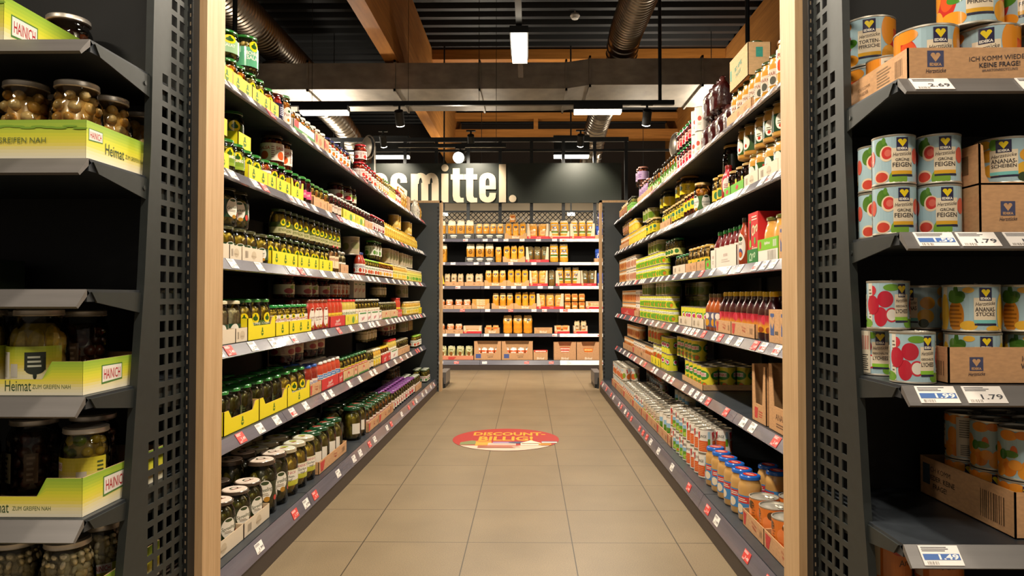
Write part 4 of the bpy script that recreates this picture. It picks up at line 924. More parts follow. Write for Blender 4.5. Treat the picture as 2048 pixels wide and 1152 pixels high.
kind('al', 'apple_sauce_jar', 'slim apple sauce jar with red-green label', 'sauce', .038, 0.13, 'jar', col='#cb9440', lid='#6a5a2c', lab=[band('#3a5a2c', .14, .62), ('E', -.5, .4, .5, .22, '#efe8da'), ('R', .9, .4, .8, .3, '#b8362c'), ('E', -.5, .3, .16, .06, '#c0402c')])
kind('dc', 'cherry_jar', 'big dark cherry jar with gold lid', 'jar', .055, .15, 'jar', cont=('balls', ['#1e0606', '#2a0a0a', '#340c0c']), lid='#b8964a', lidmat='gloss', lab=[('R', -1.6, .45, .9, .4, '#e0cf4a'), ('R', .9, .45, 1.2, .46, '#1f3024'), ('E', -1.6, .4, .25, .1, '#a8243a')])
kind('dj', 'cherry_jar', 'small dark cherry jar with gold lid', 'jar', .04, .115, 'jar', cont=('balls', ['#1e0606', '#2a0a0a', '#3a0f0c']), lid='#b0905a', lab=[('R', -.9, .36, .9, .36, '#e4c83c'), ('R', .4, .36, .7, .3, '#8a1a24')])
kind('rq', 'sauce_bottle', 'slim red pouch-shaped sauce bottle', 'bottle', .032, .16, 'bottle', col='#b81c2c', lid='#8a2a22', lab=[('E', 0, .4, .6, .22, '#f0e4da'), ('B', 0, .4, .7, .14, 3, '#a03a3a', False)])
kind('cp', 'vegetable_jar', 'gold-lidded chickpea jar', 'jar', .038, .13, 'jar', cont=('balls', ON), lid='#c09a4a', lab=[band('#e8c33a', .12, .52, 1.6), ('E', .2, .32, .4, .14, '#3a7a4a'), ('R', 1.1, .32, .4, .3, '#f0ead8')])
kind('pe', 'fruit_jar', 'big peach jar with white oval label', 'jar', .046, .165, 'jar', cont=('balls', OR + ['#e0a040']), lid='#c8a868', lab=oval('#4a6a3a', .12, .56, 'Mirabelle', '#2c3c2a'))
kind('yl', 'vegetable_jar', 'cream-lidded jar with yellow label', 'jar', .038, .125, 'jar', cont=('bits', PY), lid='#d0b070', lab=[band('#ecd02c', .18, .66)] + [z for u in (-1.3, 0, 1.3) for z in (('E', u, .5, .34, .1, '#3a7a5a'), ('B', u, .32, .6, .14, 2, '#6a6a20', False))])
kind('yr', 'vegetable_jar', 'red-pepper jar with yellow label', 'jar', .036, .13, 'jar', cont=('bits', RD), lid='#d8b070', lab=[band('#ecd02c', .3, .72), ('E', 0, .55, .34, .1, '#3a7a5a'), ('E', 1.3, .55, .34, .1, '#3a7a5a'), ('E', -1.3, .55, .34, .1, '#3a7a5a')])
kind('yB', 'vegetable_jar', 'big jar with yellow diagonal label', 'jar', .06, 0.145, 'jar', cont=('bits', ['#8a7020', '#a88a30']), lid='#8a6a34', lab=[band('#e6cf2a', .24, .68), ('E', -.5, .5, .4, .1, '#2f7a5a'), ('B', .5, .5, .6, .2, 3, '#7a7a20', False)])
kind('yD', 'vegetable_jar', 'big dark-lidded jar with yellow label', 'jar', .052, 0.14, 'jar', cont=('bits', ['#5a5a1c', '#6a6620']), lid='#33301c', lab=[band('#dcc82c', .24, .68), ('E', -.5, .5, .4, .1, '#2f7a5a')])
kind('yk', 'sweetcorn_can', 'yellow sweetcorn can', 'can', .037, .105, 'can', lab=[band('#e6b62a', .04, .96, PI), ('R', 0, .72, 2 * PI, .16, '#efe2b0'), ('T', 'MAIS', 0, .72, .1, '#3a6a2c', .02, 1.2), ('T', 'MAIS', 1.6, .72, .1, '#3a6a2c', .02, 1.2), ('T', 'MAIS', -1.6, .72, .1, '#3a6a2c', .02, 1.2), ('E', 0, .34, .6, .22, '#f0d050'), ('E', 1.7, .34, .6, .22, '#f0d050'), ('E', -1.7, .34, .6, .22, '#f0d050')])
kind('gC', 'pea_can', 'big olive-green pea can', 'can', .05, 0.085, 'can', lab=[band('#8a8f3a', .04, .96, PI), ('R', 0, .78, 2 * PI, .2, '#b9b98a'), ('E', 0, .4, .6, .26, '#5a7a1c'), ('E', 1.8, .4, .6, .26, '#5a7a1c'), ('E', -1.8, .4, .6, .26, '#5a7a1c'), ('B', 0, .78, 1.0, .08, 1, '#3a4a1c', False)])
kind('cy', 'vegetable_can', 'bright yellow-green vegetable can', 'can', .037, 0.085, 'can', lab=[band('#d8d83a', .04, .96, PI), ('R', 0, .72, 2 * PI, .2, '#f0efd8')] + [z for u in (-1.8, 0, 1.8) for z in (('T', 'Gemüse', u, .72, .08, '#2f6a34', .01, 1.1, .1), ('E', u, .32, .7, .22, '#6aa82c'), ('E', u + .35, .28, .3, .14, '#e08a2c'))])
kind('co2', 'vegetable_can', 'yellow can with pink and green badge', 'can', .037, .108, 'can', lab=[band('#e2dc3c', .04, .96, PI)] + [z for u in (-1.6, 0, 1.6) for z in (('R', u, .55, .9, .36, '#3f9a3a'), ('E', u, .55, .42, .14, '#efe6e6'), ('E', u, .55, .3, .09, '#c83a6a'))])
kind('cm', 'kidney_bean_can', 'white and pink kidney bean can', 'can', .037, .108, 'can', lab=[band('#e6cdb2', .04, .96, PI), ('R', 0, .78, 2 * PI, .22, '#f0ebe0')] + [z for u in (-1.8, 0, 1.8) for z in (('E', u, .38, .6, .24, '#c88a6a'), ('E', u + .5, .3, .3, .16, '#b8304a'), ('B', u, .78, .8, .1, 1, '#6a4a3a', False))])
kind('ck', 'lentil_can', 'orange-brown lentil can', 'can', .037, .108, 'can', lab=[band('#d89a5a', .04, .96, PI), ('R', 0, .75, 2 * PI, .18, '#efe0c8'), ('E', 0, .4, .5, .22, '#b8622c'), ('E', 1.7, .4, .5, .22, '#b8622c'), ('E', -1.7, .4, .5, .22, '#b8622c')])
kind('ap2', 'apple_sauce_jar', 'round apple sauce jar with olive lid', 'sauce', .048, .165, 'jar', col='#d9a04a', lid='#5a5a22', shape='bulge', lab=[band('#eee6d6', .2, .5), ('E', -.4, .36, .34, .12, '#c8402c'), ('E', .5, .36, .4, .1, '#5a7a3a'), ('E', 1.5, .36, .4, .12, '#c8402c')])
kind('kt', 'juice_bottle', 'red juice bottle with green cap', 'bottle', .036, .175, 'bottle', col='#6a0f12', lid='#2a9a44', lab=[band('#f0e8dc', .12, .56), ('R', 0, .46, 2.6, .1, '#b01c24'), ('T', 'SAFT', 0, .46, .07, '#f0e8dc', .02, 1.2), ('E', 0, .28, .35, .1, '#d8742c'), ('E', 1.3, .28, .35, .1, '#d8742c'), ('E', -1.3, .28, .35, .1, '#d8742c')])
kind('tb', 'sauce_bottle', 'tall tomato bottle with oval label', 'bottle', .03, .2, 'bottle', col='#a8401c', lid='#3a3a20', lab=[('E', 0, .38, .8, .28, '#efe8dc'), ('E', 0, .55, .4, .05, '#3a5a3a'), ('B', 0, .45, .9, .06, 2, '#6a5a50', False), ('E', 0, .25, .4, .1, '#5a5a8a'), ('E', 0, .22, .3, .06, '#d86a2c')])
kind('go', 'olive_jar', 'green-lidded jar of green beans', 'jar', .037, .11, 'jar', cont=('bits', ['#7a6a20', '#8a7a2a']), lid='#1f6a3c', lab=[band('#e6dc8a', .08, .44), ('E', 0, .28, .4, .12, '#3a7a3a')])
kind('jb', 'juice_bottle', 'cherry juice bottle with yellow cap', 'bottle', .035, .185, 'bottle', col='#3a0a0e', lid='#e2b81c', lab=[('V', 0, .16, .52, 5.2, ['#e0a028', '#e0a028', '#c01c34', '#a0142c']), ('E', -.9, .42, .4, .1, '#d83a50'), ('E', .5, .42, .4, .1, '#d83a50'), ('E', 0, .22, .4, .06, '#a04a1c'), ('E', 1.8, .42, .4, .1, '#d83a50')])
kind('ob', 'juice_bottle', 'orange fruit drink bottle', 'bottle', .034, .18, 'bottle', col='#a8501c', lid='#6a5a34', lab=[band('#5a5a7a', .1, .5), ('E', 0, .4, .4, .08, '#efe8dc'), ('E', 0, .22, .4, .1, '#e0a028'), ('E', 1.3, .4, .4, .08, '#efe8dc'), ('E', -1.3, .22, .4, .1, '#e0a028')])
kind('ho', 'sweetcorn_can', 'yellow vegetable can with green wave', 'can', .043, .12, 'can', lab=[band('#e3d33a', .04, .96, PI)] + [z for u in (-2.0, 0, 2.0) for z in (('E', u, .62, .9, .2, '#3f8a34'), ('R', u, .64, 1.1, .17, '#f2ece0'), ('T', 'NOLIKO', u, .64, .12, '#c02838', .05, 1.0), ('E', u, .2, .7, .13, '#6aa03a'), ('E', u + .3, .2, .3, .1, '#d8702c'), ('E', u - .4, .2, .22, .08, '#c89030'))])
kind('hd', 'sweetcorn_can', 'large yellow can in shadow', 'can', .05, .13, 'can', lab=[band('#c8b82c', .04, .96, PI), ('E', 0, .6, .8, .2, '#3f7a34'), ('R', 0, .62, .9, .14, '#e6dcd0'), ('T', 'NOLIKO', 0, .62, .1, '#c02838', .05, .8), ('E', 0, .24, .6, .14, '#a0a02c')])  # print colours darkened to carry the shadow
kind('bY', 'bean_can', 'large white and yellow bean can', 'can', .055, .14, 'can', lab=[band('#c9c84a', .04, .96, PI), ('R', 0, .76, 2 * PI, .3, '#efeccf')] + [z for u in (-1.9, 0, 1.9) for z in (('T', 'Gemüse', u, .78, .1, '#3a5a3a', .01, 1.1, .1), ('E', u, .42, .7, .18, '#c8602c'), ('E', u + .4, .36, .35, .14, '#5a8a2c'))])
kind('pn', 'carrot_can', 'white can of carrots with meadow print', 'can', .037, .11, 'can', lab=[band('#f0ebe0', .04, .96, PI)] + [z for u in (-1.9, 0, 1.9) for z in (('R', u, .3, 1.3, .44, '#d8582c'), ('B', u, .3, 1.2, .36, 5, '#e88a4a', False), ('T', 'JUNGE', u, .7, .11, '#2c3a34', .01, 1.0), ('R', u + .8, .72, .3, .36, '#a8cfe0'), ('R', u + .8, .45, .3, .3, '#6a9a2c'), ('G', [(u - .75, .86), (u - .35, .9), (u - .4, .62), (u - .6, .52)], '#c8202c'))], pull=1)
kind('pp', 'pea_can', 'white can of peas with meadow print', 'can', .037, .11, 'can', lab=[band('#f0ebe0', .04, .96, PI)] + [z for u in (-1.9, 0, 1.9) for z in (('R', u, .3, 1.3, .44, '#5f9a2c'), ('R', u, .52, 1.2, .16, '#8ab8d8'), ('E', u, .2, .5, .1, '#a8c84a'), ('T', 'ERBSEN', u, .74, .11, '#2c3a34', .01, 1.0), ('E', u + .2, .2, .22, .06, '#d8702c'), ('G', [(u - .75, .9), (u - .4, .92), (u - .45, .7), (u - .6, .62)], '#c8202c'))], pull=1)
kind('pm', 'mixed_vegetable_can', 'large white can of mixed vegetables', 'can', .05, .14, 'can', lab=[band('#eee9dd', .04, .96, PI)] + [z for u in (-1.9, 0, 1.9) for z in (('R', u, .36, 1.0, .5, '#4f8a24'), ('R', u, .66, 1.0, .18, '#8fbede'), ('E', u, .24, .45, .1, '#8ab83a'), ('E', u + .1, .28, .2, .05, '#d8702c'), ('B', u + .8, .5, .4, .5, 5, '#9a8a70', False))], pull=1)
kind('pw', 'bean_can', 'plain pale can with ring pull', 'can', .042, .11, 'can', lab=[band('#d9cdb6', .04, .96, PI)] + [z for u in (-1.9, 0, 1.9) for z in (('E', u, .35, .5, .2, '#a8b85a'), ('B', u, .7, .8, .2, 2, '#8a7a60', False), ('G', [(u - .75, .86), (u - .35, .9), (u - .4, .62), (u - .6, .52)], '#c8202c'))], pull=1)
kind('pt', 'carrot_can', 'pale can of carrots and beans', 'can', .037, .11, 'can', lab=[band('#dcd2c0', .04, .96, PI)] + [z for u in (-1.9, 0, 1.9) for z in (('E', u, .32, .7, .22, '#d06a34'), ('E', u + .6, .4, .4, .2, '#8aa03a'), ('R', u, .8, 1.0, .18, '#b8c8cc'), ('G', [(u - .75, .86), (u - .35, .9), (u - .4, .62), (u - .6, .52)], '#c8202c'))], pull=1)
kind('co', 'carrot_can', 'wide can of carrots with orange label', 'can', .05, .115, 'can', lab=[band('#e07a2c', .04, .96, PI), ('R', 0, .22, 2 * PI, .34, '#4f8a24')] + [z for u in (-2.2, -.9, .3, 1.5, 2.6) for z in (('E', u, .55, .36, .2, '#ee8a4a'), ('E', u + .3, .78, .3, .12, '#5a3a1c'), ('E', u - .2, .3, .3, .1, '#e0682c'), ('B', u + .55, .6, .3, .5, 6, '#a85a24', False))], pull=1, )
kind('cs', 'carrot_can', 'wide can showing its white ingredients panel', 'can', .05, .115, 'can', lab=[band('#ece4d6', .04, .96, PI), ('B', 0, .5, 1.5, .7, 10, '#9a9284', False), ('R', 1.6, .5, .8, .9, '#d8672c'), ('R', -1.6, .3, .8, .5, '#4f8a24')], pull=1)
kind('ab', 'apple_sauce_jar', 'apple sauce jar with blue lid', 'sauce', .042, .165, 'jar', col='#c89a5a', lid='#2460b8', lidprint=[('E', 0, 0, .7, .6, '#c83a2c'), ('E', 0, .0, .5, .2, '#e0a090')], lab=[band('#3f86c4', .16, .58), ('R', 0, .48, 1.2, .14, '#c83838'), ('R', 1.7, .48, 1.2, .14, '#c83838'), ('E', -.3, .28, .4, .1, '#ecdcc0'), ('E', 1.6, .28, .4, .1, '#ecdcc0'), ('B', 0, .48, .9, .08, 2, '#f0e6d8', False), ('R', -1.6, .36, 1.0, .4, '#2c62a8')], shape='jar')
# cartons
kind('kx', 'kraft_carton', 'kraft carton with blue logo', 'box', .05, .12, 'carton', dep=.07, col='#d0a071', mat='kraft', lab=[('R', -.35, .55, .7, .66, '#4a5f92'), ('H', -.35, .6, .2, '#d0a071'), ('R', .45, .3, .6, .1, '#6a5a4a')])
kind('ky', 'kraft_carton', 'kraft carton with navy heart logo', 'box', .1, .13, 'carton', dep=.1, col='#d0a071', mat='kraft', lab=[('R', -.55, .58, .34, .52, '#3f4f86'), ('H', -.55, .64, .15, '#d0a071'), ('T', 'Herzstücke', -.5, .2, .1, '#3a3a4a', .005, .6), ('T', 'ICH KOMM', .35, .72, .13, '#3a3a44', .02, .8, -.1), ('T', 'WIEDER. KEINE', .35, .5, .13, '#3a3a44', .02, .95, -.1), ('T', 'FRAGE!', .35, .28, .13, '#3a3a44', .02, .5, -.1)])
kind('wy', 'carton', 'white carton with pink script', 'box', .05, 0.112, 'carton', dep=.06, col='#efe9e0', lab=[('T', 'Saure', 0, .5, .22, '#c83a58', .02, 1.2, .25), ('R', 0, .82, 1.2, .06, '#4a8a4a')])
# far shelf
def bagk(key, d, r, h, col, lab, dep=.045, **o): kind(key, 'pasta_bag', d, 'bag', r, h, 'bag', col=col, dep=dep, lab=lab, **o)
bagk('p1', 'ribbon pasta bag with dark round logo', .052, .245, '#d9962c', [('E', 0, .56, .46, .13, '#5a3a14'), ('E', 0, .56, .36, .09, '#c98a2c'), ('T', '&G', 0, .56, .1, '#3a240c', .03, .6), ('B', 0, .3, .9, .1, 2, '#a8701c', False)], topcol='#f0e2c4', fillto=.72)
bagk('p2', 'plain orange noodle bag', 0.04, .2, '#e6992a', [('R', 0, .76, .9, .1, '#4a4450'), ('B', 0, .76, .7, .05, 1, '#efe4d4', False)], topcol='#ecca8c', fillto=.8)
bagk('p3', 'tall orange egg noodle bag', 0.04, .215, '#eaa02c', [('R', 0, .72, .9, .11, '#3a3a4c'), ('B', 0, .72, .7, .05, 1, '#efe4d4', False)], topcol='#c9a060', fillto=.84)
bagk('p4', 'pale paper pasta bag', 0.037, .16, '#d8b88a', [('R', 0, .55, 1.3, .34, '#dcc8a8'), ('B', 0, .6, .9, .2, 3, '#8a7a5a', False), ('E', 0, .24, .6, .14, '#d08a4a')], topcol='#cfb890')
bagk('p5', 'pasta bag with sky-blue label', 0.045, .24, '#d89a2c', [('R', 0, .62, 1.5, .34, '#a9cbe0'), ('T', 'ALB', 0, .62, .12, '#3a5a8a', .03, 1.0), ('R', 0, .36, 1.7, .1, '#4a7a3a'), ('R', 0, .3, 1.7, .06, '#e8d8a0')], topcol='#e0d4bc', fillto=.86)
bagk('p6', 'golden spiral pasta bag', .05, .2, '#e59d3c', [('R', 0, .4, 1.3, .3, '#e8b87a'), ('B', 0, .4, .9, .16, 2, '#c85a2c', False)], topcol='#e8b468')
bagk('p7', 'bright blue pasta pack', .045, .17, '#2f4fa8', [('E', 0, .4, .5, .16, '#e8eaf0'), ('E', 0, .4, .36, .1, '#3a5ab8'), ('R', 0, .12, 1.6, .18, '#d8c8a8')], topcol='#3a5cb8')
bagk('p8', 'large orange spaetzle bag', 0.058, .235, '#e6962a', [('R', .1, .76, .55, .13, '#3a3438'), ('B', .1, .76, .4, .05, 1, '#efe4d4', False)], topcol='#caa060', fillto=.62)
bagk('p9', 'small reddish pasta bag', .047, .12, '#c8743c', [('R', 0, .6, 1.3, .3, '#ecdccb'), ('E', 0, .3, .5, .14, '#b8482c')], topcol='#e0c4a4')
bagk('pa', 'dark-labelled pasta bag', 0.042, .2, '#7a5a24', [('R', 0, .62, 1.4, .34, '#56684f'), ('B', 0, .62, 1.0, .2, 3, '#9aa890', False)], topcol='#6a5a3a')
bagk('pb', 'pale green pasta bag with brown figure', .05, .17, '#a8a06a', [('R', 0, .5, 1.4, .5, '#d9d6a8'), ('E', 0, .45, .4, .16, '#8a5a2c'), ('B', 0, .75, .9, .1, 1, '#5a6a3a', False)], topcol='#c8c49a')
kind('pc', 'pasta_bag', 'small square orange pasta bag', 'bag', .04, .1, 'bag', col='#e2933a', dep=.035, topcol='#e8b070', lab=[('R', 0, .35, 1.4, .2, '#efd2a8'), ('R', 0, .7, 1.2, .14, '#c85a2c')])
kind('pf', 'pasta_pack', 'flat spaghetti pack', 'box', .11, .024, 'pack', dep=.05, col='#d9a050', mat='plastic_bag', lab=[('R', 0, .5, 1.0, .6, '#efdcb8')])
kind('pr', 'pasta_pack', 'flat red and white spaghetti pack', 'box', .085, .03, 'pack', dep=.05, col='#d83a30', mat='plastic_bag', lab=[('R', 0, .5, 1.6, .5, '#eed8cc')])
kind('py', 'pasta_pack', 'flat yellow and red spaghetti pack', 'box', .06, .035, 'pack', dep=.05, col='#e87a34', mat='plastic_bag', lab=[('R', 0, .5, 1.6, .5, '#f0c87a')])
kind('ps', 'spice_bag', 'small orange and white soup bag', 'bag', .035, .15, 'bag', col='#e8622c', dep=.016, topcol='#efe4dc', lab=[('R', 0, .5, 1.5, .34, '#efe0d4'), ('E', 0, .5, .5, .1, '#d8502c')])

# ================================================================= goods: placing
def clone(o, parent=None, loc=None, rot=0):
    c = o.copy(); COLL.objects.link(c)
    if parent: c.parent = parent
    if loc is not None: c.location = loc; c.rotation_euler = (0, 0, rot)
    return c
REG = []
def place(key, loc, rot, shelf, row=0, lay=0, pos=0, kids=True):
    root, ks = proto(key); c = clone(root, None, loc, rot); mp = {root.name: c}
    if kids:
        for q in ks: mp[q.name] = clone(q, mp[q.parent.name])
    REG.append(dict(o=c, d=KD[key]['d'], cat=KD[key]['cat'], shelf=shelf, row=row, lay=lay, pos=pos))
    return c
TRAY = {}
def tray_obj(name, w, d, style, shelf, loc, rot, desc, lay=0, pos=0):
    k = (style, round(w, 3), round(d, 3))
    if k not in TRAY:
        s = TS[style]; col, inn, hs, hf, nt = s['col'], s.get('inn', '#b98f63'), s['hs'], s['hf'], s.get('notch', .0)
        m = MB(); tk = .003; hw, hd = w / 2, d / 2
        m.box((-hw, -hd, 0), (hw, hd, .002), inn)
        if nt: poly = [(-hw, 0), (hw, 0), (hw, hs), (hw - nt * w * .6, hs), (hw - nt * w, hf), (-hw + nt * w, hf), (-hw + nt * w * .6, hs), (-hw, hs)]
        else: poly = [(-hw, 0), (hw, 0), (hw, hf), (-hw, hf)]
        m.prism(poly, flat(-hd), tk, col, 0, inn)
        hb = s.get('hb', hs)
        m.prism([(-hw, 0), (hw, 0), (hw, hb), (-hw, hb)], lambda u, v, e: (u, hd - tk - e, v), tk, inn, 0, col)
        fr = hs if nt else hf
        sp = [(-hd, 0), (hd, 0), (hd, hb), (-hd, fr)]
        m.prism(sp, lambda u, v, e: (hw + e, u, v), tk, col, 0, inn); m.prism(sp, lambda u, v, e: (-hw - e, u, v), tk, col, 0, inn)
        if s.get('dec'): m.decor(s['dec'](w, hf), flat(-hd), 1, 1, step=0)
        if s.get('sdec'):
            dd = s['sdec'](d, fr); m.decor(dd, lambda u, v, e: (hw + e, u, v), 1, 1, step=0); m.decor(dd, lambda u, v, e: (-hw - e, -u, v), 1, 1, step=0)
        TRAY[k] = m.mesh('cardboard_tray', s.get('mat', 'print'), 0)
    o = bpy.data.objects.new('cardboard_tray', TRAY[k]); o.location = loc; o.rotation_euler = (0, 0, rot); COLL.objects.link(o)
    REG.append(dict(o=o, d=TS[style]['d'], cat='tray', shelf=shelf, row=0, lay=lay, pos=pos, what=desc))
    return o
def badge(x, y, s): return [('E', x, y - s * .15, s * .55, s * .5, '#4f7a1c'), ('E', x, y + s * .5, s * .26, s * .36, '#4f7a1c'), ('R', x, y - s * .1, s * .8, s * .22, '#e8d21c')]
KR = '#cf9f72'
REDK = lambda w, h: [('G', [(-w * .44, h * .12), (-w * .36, h * .12), (-w * .3, h * .88), (-w * .46, h * .88)], '#c8423a'), ('T', 'ICH KOMM', .06 * w, h * .66, h * .13, '#c0563e', .02, w * .34, -.12), ('T', 'WIEDER!', .06 * w, h * .44, h * .13, '#c0563e', .02, w * .32, -.12), ('B', .36 * w, h * .5, w * .12, h * .4, 8, '#9a7a5a', True)]
TS = {
 'Y': dict(col='#f0dc1a', hs=.062, hf=.058, d='yellow cardboard tray', dec=lambda w, h: [z for i in range(max(1, round(w / .11))) for z in badge((i + .5) * w / max(1, round(w / .11)) - w / 2, h * .48, h * .44)], sdec=lambda d, h: [('B', 0, h * .5, d * .3, h * .4, 4, '#b8a818', False)]),
 'N': dict(col='#f0dc1a', hs=.085, hf=.055, notch=.2, d='notched yellow cardboard tray', dec=lambda w, h: badge(0, h * .5, h * .4), sdec=lambda d, h: [('B', 0, h * .5, d * .3, h * .3, 4, '#b8a818', False)]),
 'W': dict(col='#e3d3bb', hs=.06, hf=.052, d='pale cardboard tray', inn='#b9a184', dec=lambda w, h: [('E', .05 * w, h * .5, h * .42, h * .3, '#cdbb9f'), ('T', 'SPREEWALD', .05 * w, h * .4, h * .12, '#a8937a', .01, w * .3), ('B', -.3 * w, h * .5, w * .14, h * .5, 9, '#8f8170', True)]),
 'K': dict(col=KR, hs=.055, hf=.05, d='kraft cardboard tray', mat='kraft', dec=lambda w, h: [('E', 0, h * .5, h * .3, h * .24, '#b8845c'), ('B', w * .3, h * .5, w * .14, h * .4, 3, '#b08058', False)]),
 'Kr': dict(col=KR, hs=.062, hf=.058, d='kraft cardboard tray with red print', mat='kraft', dec=REDK),
 'K2': dict(col='#d2ac80', hs=.06, hf=.055, d='kraft tray with round arch print', mat='kraft', dec=lambda w, h: [('E', 0, h * .5, h * .42, h * .36, '#c8423a'), ('E', 0, h * .42, h * .26, h * .24, '#e0c8a4'), ('R', 0, h * .12, w * .8, h * .16, '#5a8a3a')]),
 'Kt': dict(col='#d2ab7c', hs=.135, hf=.135, d='tall kraft tray with teal print', mat='kraft', dec=lambda w, h: [('R', -.42 * w, h * .5, w * .07, h * .34, '#3a9a8a'), ('T', 'BIO APFEL', .0, h * .6, h * .14, '#5aa08a', .02, w * .4, .1), ('T', 'MARK', .0, h * .38, h * .14, '#5aa08a', .02, w * .3, .1)], sdec=lambda d, h: [('R', 0, h * .7, d * .3, h * .3, '#3a9a8a')]),
 'Kl': dict(col='#cfa678', hs=.03, hf=.03, d='low kraft cardboard tray', mat='kraft'),
 'I': dict(col='#efe6da', hs=.06, hf=.055, d='red, white and green cardboard tray', dec=lambda w, h: [('R', -.38 * w, h * .6, w * .2, h * .8, '#c8302c'), ('R', 0, h * .22, w, h * .42, '#4a8a3c'), ('T', 'ANTIPASTI', 0, h * .24, h * .2, '#efe6da', .02, w * .6)]),
 'O': dict(col='#dc9a6c', hs=.075, hf=.07, d='orange cardboard tray', dec=lambda w, h: [('E', .1 * w, h * .5, h * .3, h * .25, '#c86a3c'), ('E', -.3 * w, h * .6, h * .2, h * .3, '#c8382c')]),
 'R': dict(col='#cf3030', hs=.07, hf=.06, d='red cardboard tray', dec=lambda w, h: [('T', 'Freude', 0, h * .55, h * .3, '#f0dcd2', .02, w * .6, .15), ('B', 0, h * .25, w * .4, h * .2, 2, '#f0c8c0', False)]),
 'P': dict(col='#e0d23c', hs=.065, hf=.06, d='yellow-green printed tray', dec=lambda w, h: [('E', .1 * w, h * .45, h * .5, h * .34, '#6a9a3a'), ('E', -.3 * w, h * .6, h * .3, h * .24, '#c8b82c'), ('E', .35 * w, h * .6, h * .2, h * .24, '#efe6c8')]),
 'G': dict(col='#6ab62c', hs=.052, hf=.045, d='bright green cardboard tray', dec=lambda w, h: [('E', 0, h * .55, h * .42, h * .22, '#c8303a'), ('B', 0, h * .15, w * .4, h * .14, 1, '#e8f0d8', False)]),
 'GW': dict(col='#efe9de', hs=.085, hf=.085, d='green and white cardboard tray', dec=lambda w, h: [('R', 0, h * .75, w, h * .5, '#7cc01e'), ('E', -.36 * w, h * .74, w * .05, h * .18, '#b83a34'), ('T', 'Apfelmus', -.02 * w, h * .8, h * .13, '#f4f0e2', .02, w * .34), ('B', .34 * w, h * .74, w * .16, h * .3, 6, '#efe9de', True), ('B', .2 * w, h * .26, w * .4, h * .4, 16, '#b8b2a8', True)], sdec=lambda d, h: [('R', 0, h * .5, d, h, '#6aae1c')]),
 'S': dict(col='#efe8de', hs=.075, hf=.07, d='white tray with pink script', dec=lambda w, h: [('T', 'Saure', 0, h * .42, h * .3, '#c83a58', .02, w * .7, .2), ('R', 0, h * .85, w * .7, h * .12, '#4a8a4a')]),
 'Wb': dict(col='#e9e0d2', hs=.09, hf=.09, d='tall white cardboard tray', inn='#a8967c', dec=lambda w, h: [('T', 'BECKERS', 0, h * .62, h * .13, '#c8a8a0', .01, w * .4), ('B', 0, h * .35, w * .4, h * .2, 2, '#cdbdb2', False)]),
 'Bk': dict(col='#33312e', hs=.075, hf=.07, d='black cardboard tray', inn='#4a4438', dec=lambda w, h: [z for i in range(max(1, round(w / .15))) for z in (('E', (i + .5) * w / max(1, round(w / .15)) - w / 2, h * .6, .045, h * .16, '#e8e0d0'), ('T', 'Genuss', (i + .5) * w / max(1, round(w / .15)) - w / 2, h * .3, h * .22, '#e8e0d0', .02, .1))]),
 'Bi': dict(col='#c99a66', hs=.075, hf=.045, notch=.2, d='kraft tray with white lettering', mat='kraft', dec=lambda w, h: [('T', 'Birkel', 0, h * .5, h * .6, '#ecd9c0', .03, w * .6)]),
 'Rd': dict(col='#dcc3a2', hs=.2, hf=.035, notch=.16, d='tall-sided tray with red base band', inn='#c8a884', dec=lambda w, h: [('R', 0, h * .5, w, h, '#cf2830'), ('E', -.38 * w, h * .6, h * .4, h * .4, '#e8a070'), ('T', 'FAMILIENPACKUNG'[:7], .05 * w, h * .5, h * .3, '#f0d8c8', .02, w * .5)]),
 'RL': dict(col='#e2c9a8', hs=.1, hf=.04, notch=.16, d='low tray with red base band', inn='#c8a884', dec=lambda w, h: [('R', 0, h * .4, w, h * .7, '#cf2830'), ('E', -.38 * w, h * .6, h * .4, h * .4, '#e8a070')]),
 'Ke': dict(col='#c6966a', hs=.24, hf=.09, notch=.2, d='tall kraft display carton with blue logo', mat='kraft', dec=lambda w, h: [('R', -.34 * w, h * .55, h * .75, h * .6, '#4a5a92'), ('T', 'ICH KOMM', .1 * w, h * .66, h * .14, '#5a4a3c', .02, w * .34, .1), ('T', 'WIEDER!', .1 * w, h * .42, h * .14, '#5a4a3c', .02, w * .32, .1)]),
 'Kb': dict(col='#c4946a', hs=.23, hf=.1, notch=.34, d='tall kraft display carton with white lettering', mat='kraft', dec=lambda w, h: [('T', 'Birkel', 0, h * .22, h * .28, '#ecd9c0', .03, w * .55)]),
 'Km': dict(col='#c8986c', hs=.12, hf=.1, notch=.08, d='kraft display carton with white lettering', mat='kraft', dec=lambda w, h: [('T', 'Birkel', 0, h * .22, h * .28, '#ecd9c0', .03, w * .6)]),
 'Ka': dict(col='#cb9b6b', hs=.24, hf=.09, notch=.24, d='tall kraft display carton with cut-outs', mat='kraft', dec=lambda w, h: [('T', 'ANANAS', .02, h * .62, h * .24, '#5a3a2a', .0, w * .6), ('B', .02, h * .3, w * .5, h * .2, 2, '#7a5a44', False)]),
 'Kq': dict(col='#cb9b6b', hs=.22, hf=.07, notch=.26, d='tall kraft display carton with red print', mat='kraft', dec=lambda w, h: [('G', [(-w * .3, h * .2), (-w * .1, h * .2), (-w * .05, h * .8), (-w * .3, h * .8)], '#c8423a'), ('B', w * .15, h * .5, w * .3, h * .4, 3, '#c0563e', False)]),
 'Rc': dict(col='#d98a68', hs=.06, hf=.055, d='salmon-printed kraft tray', mat='kraft', dec=lambda w, h: [('G', [(-w * .2, h * .1), (-w * .05, h * .1), (w * .02, h * .7), (-w * .2, h * .7)], '#c8423a')]),
}
SIDE = {'L': (PI / 2, -1, 'left'), 'R': (-PI / 2, 1, 'right'), 'B': (0, 0, 'far')}
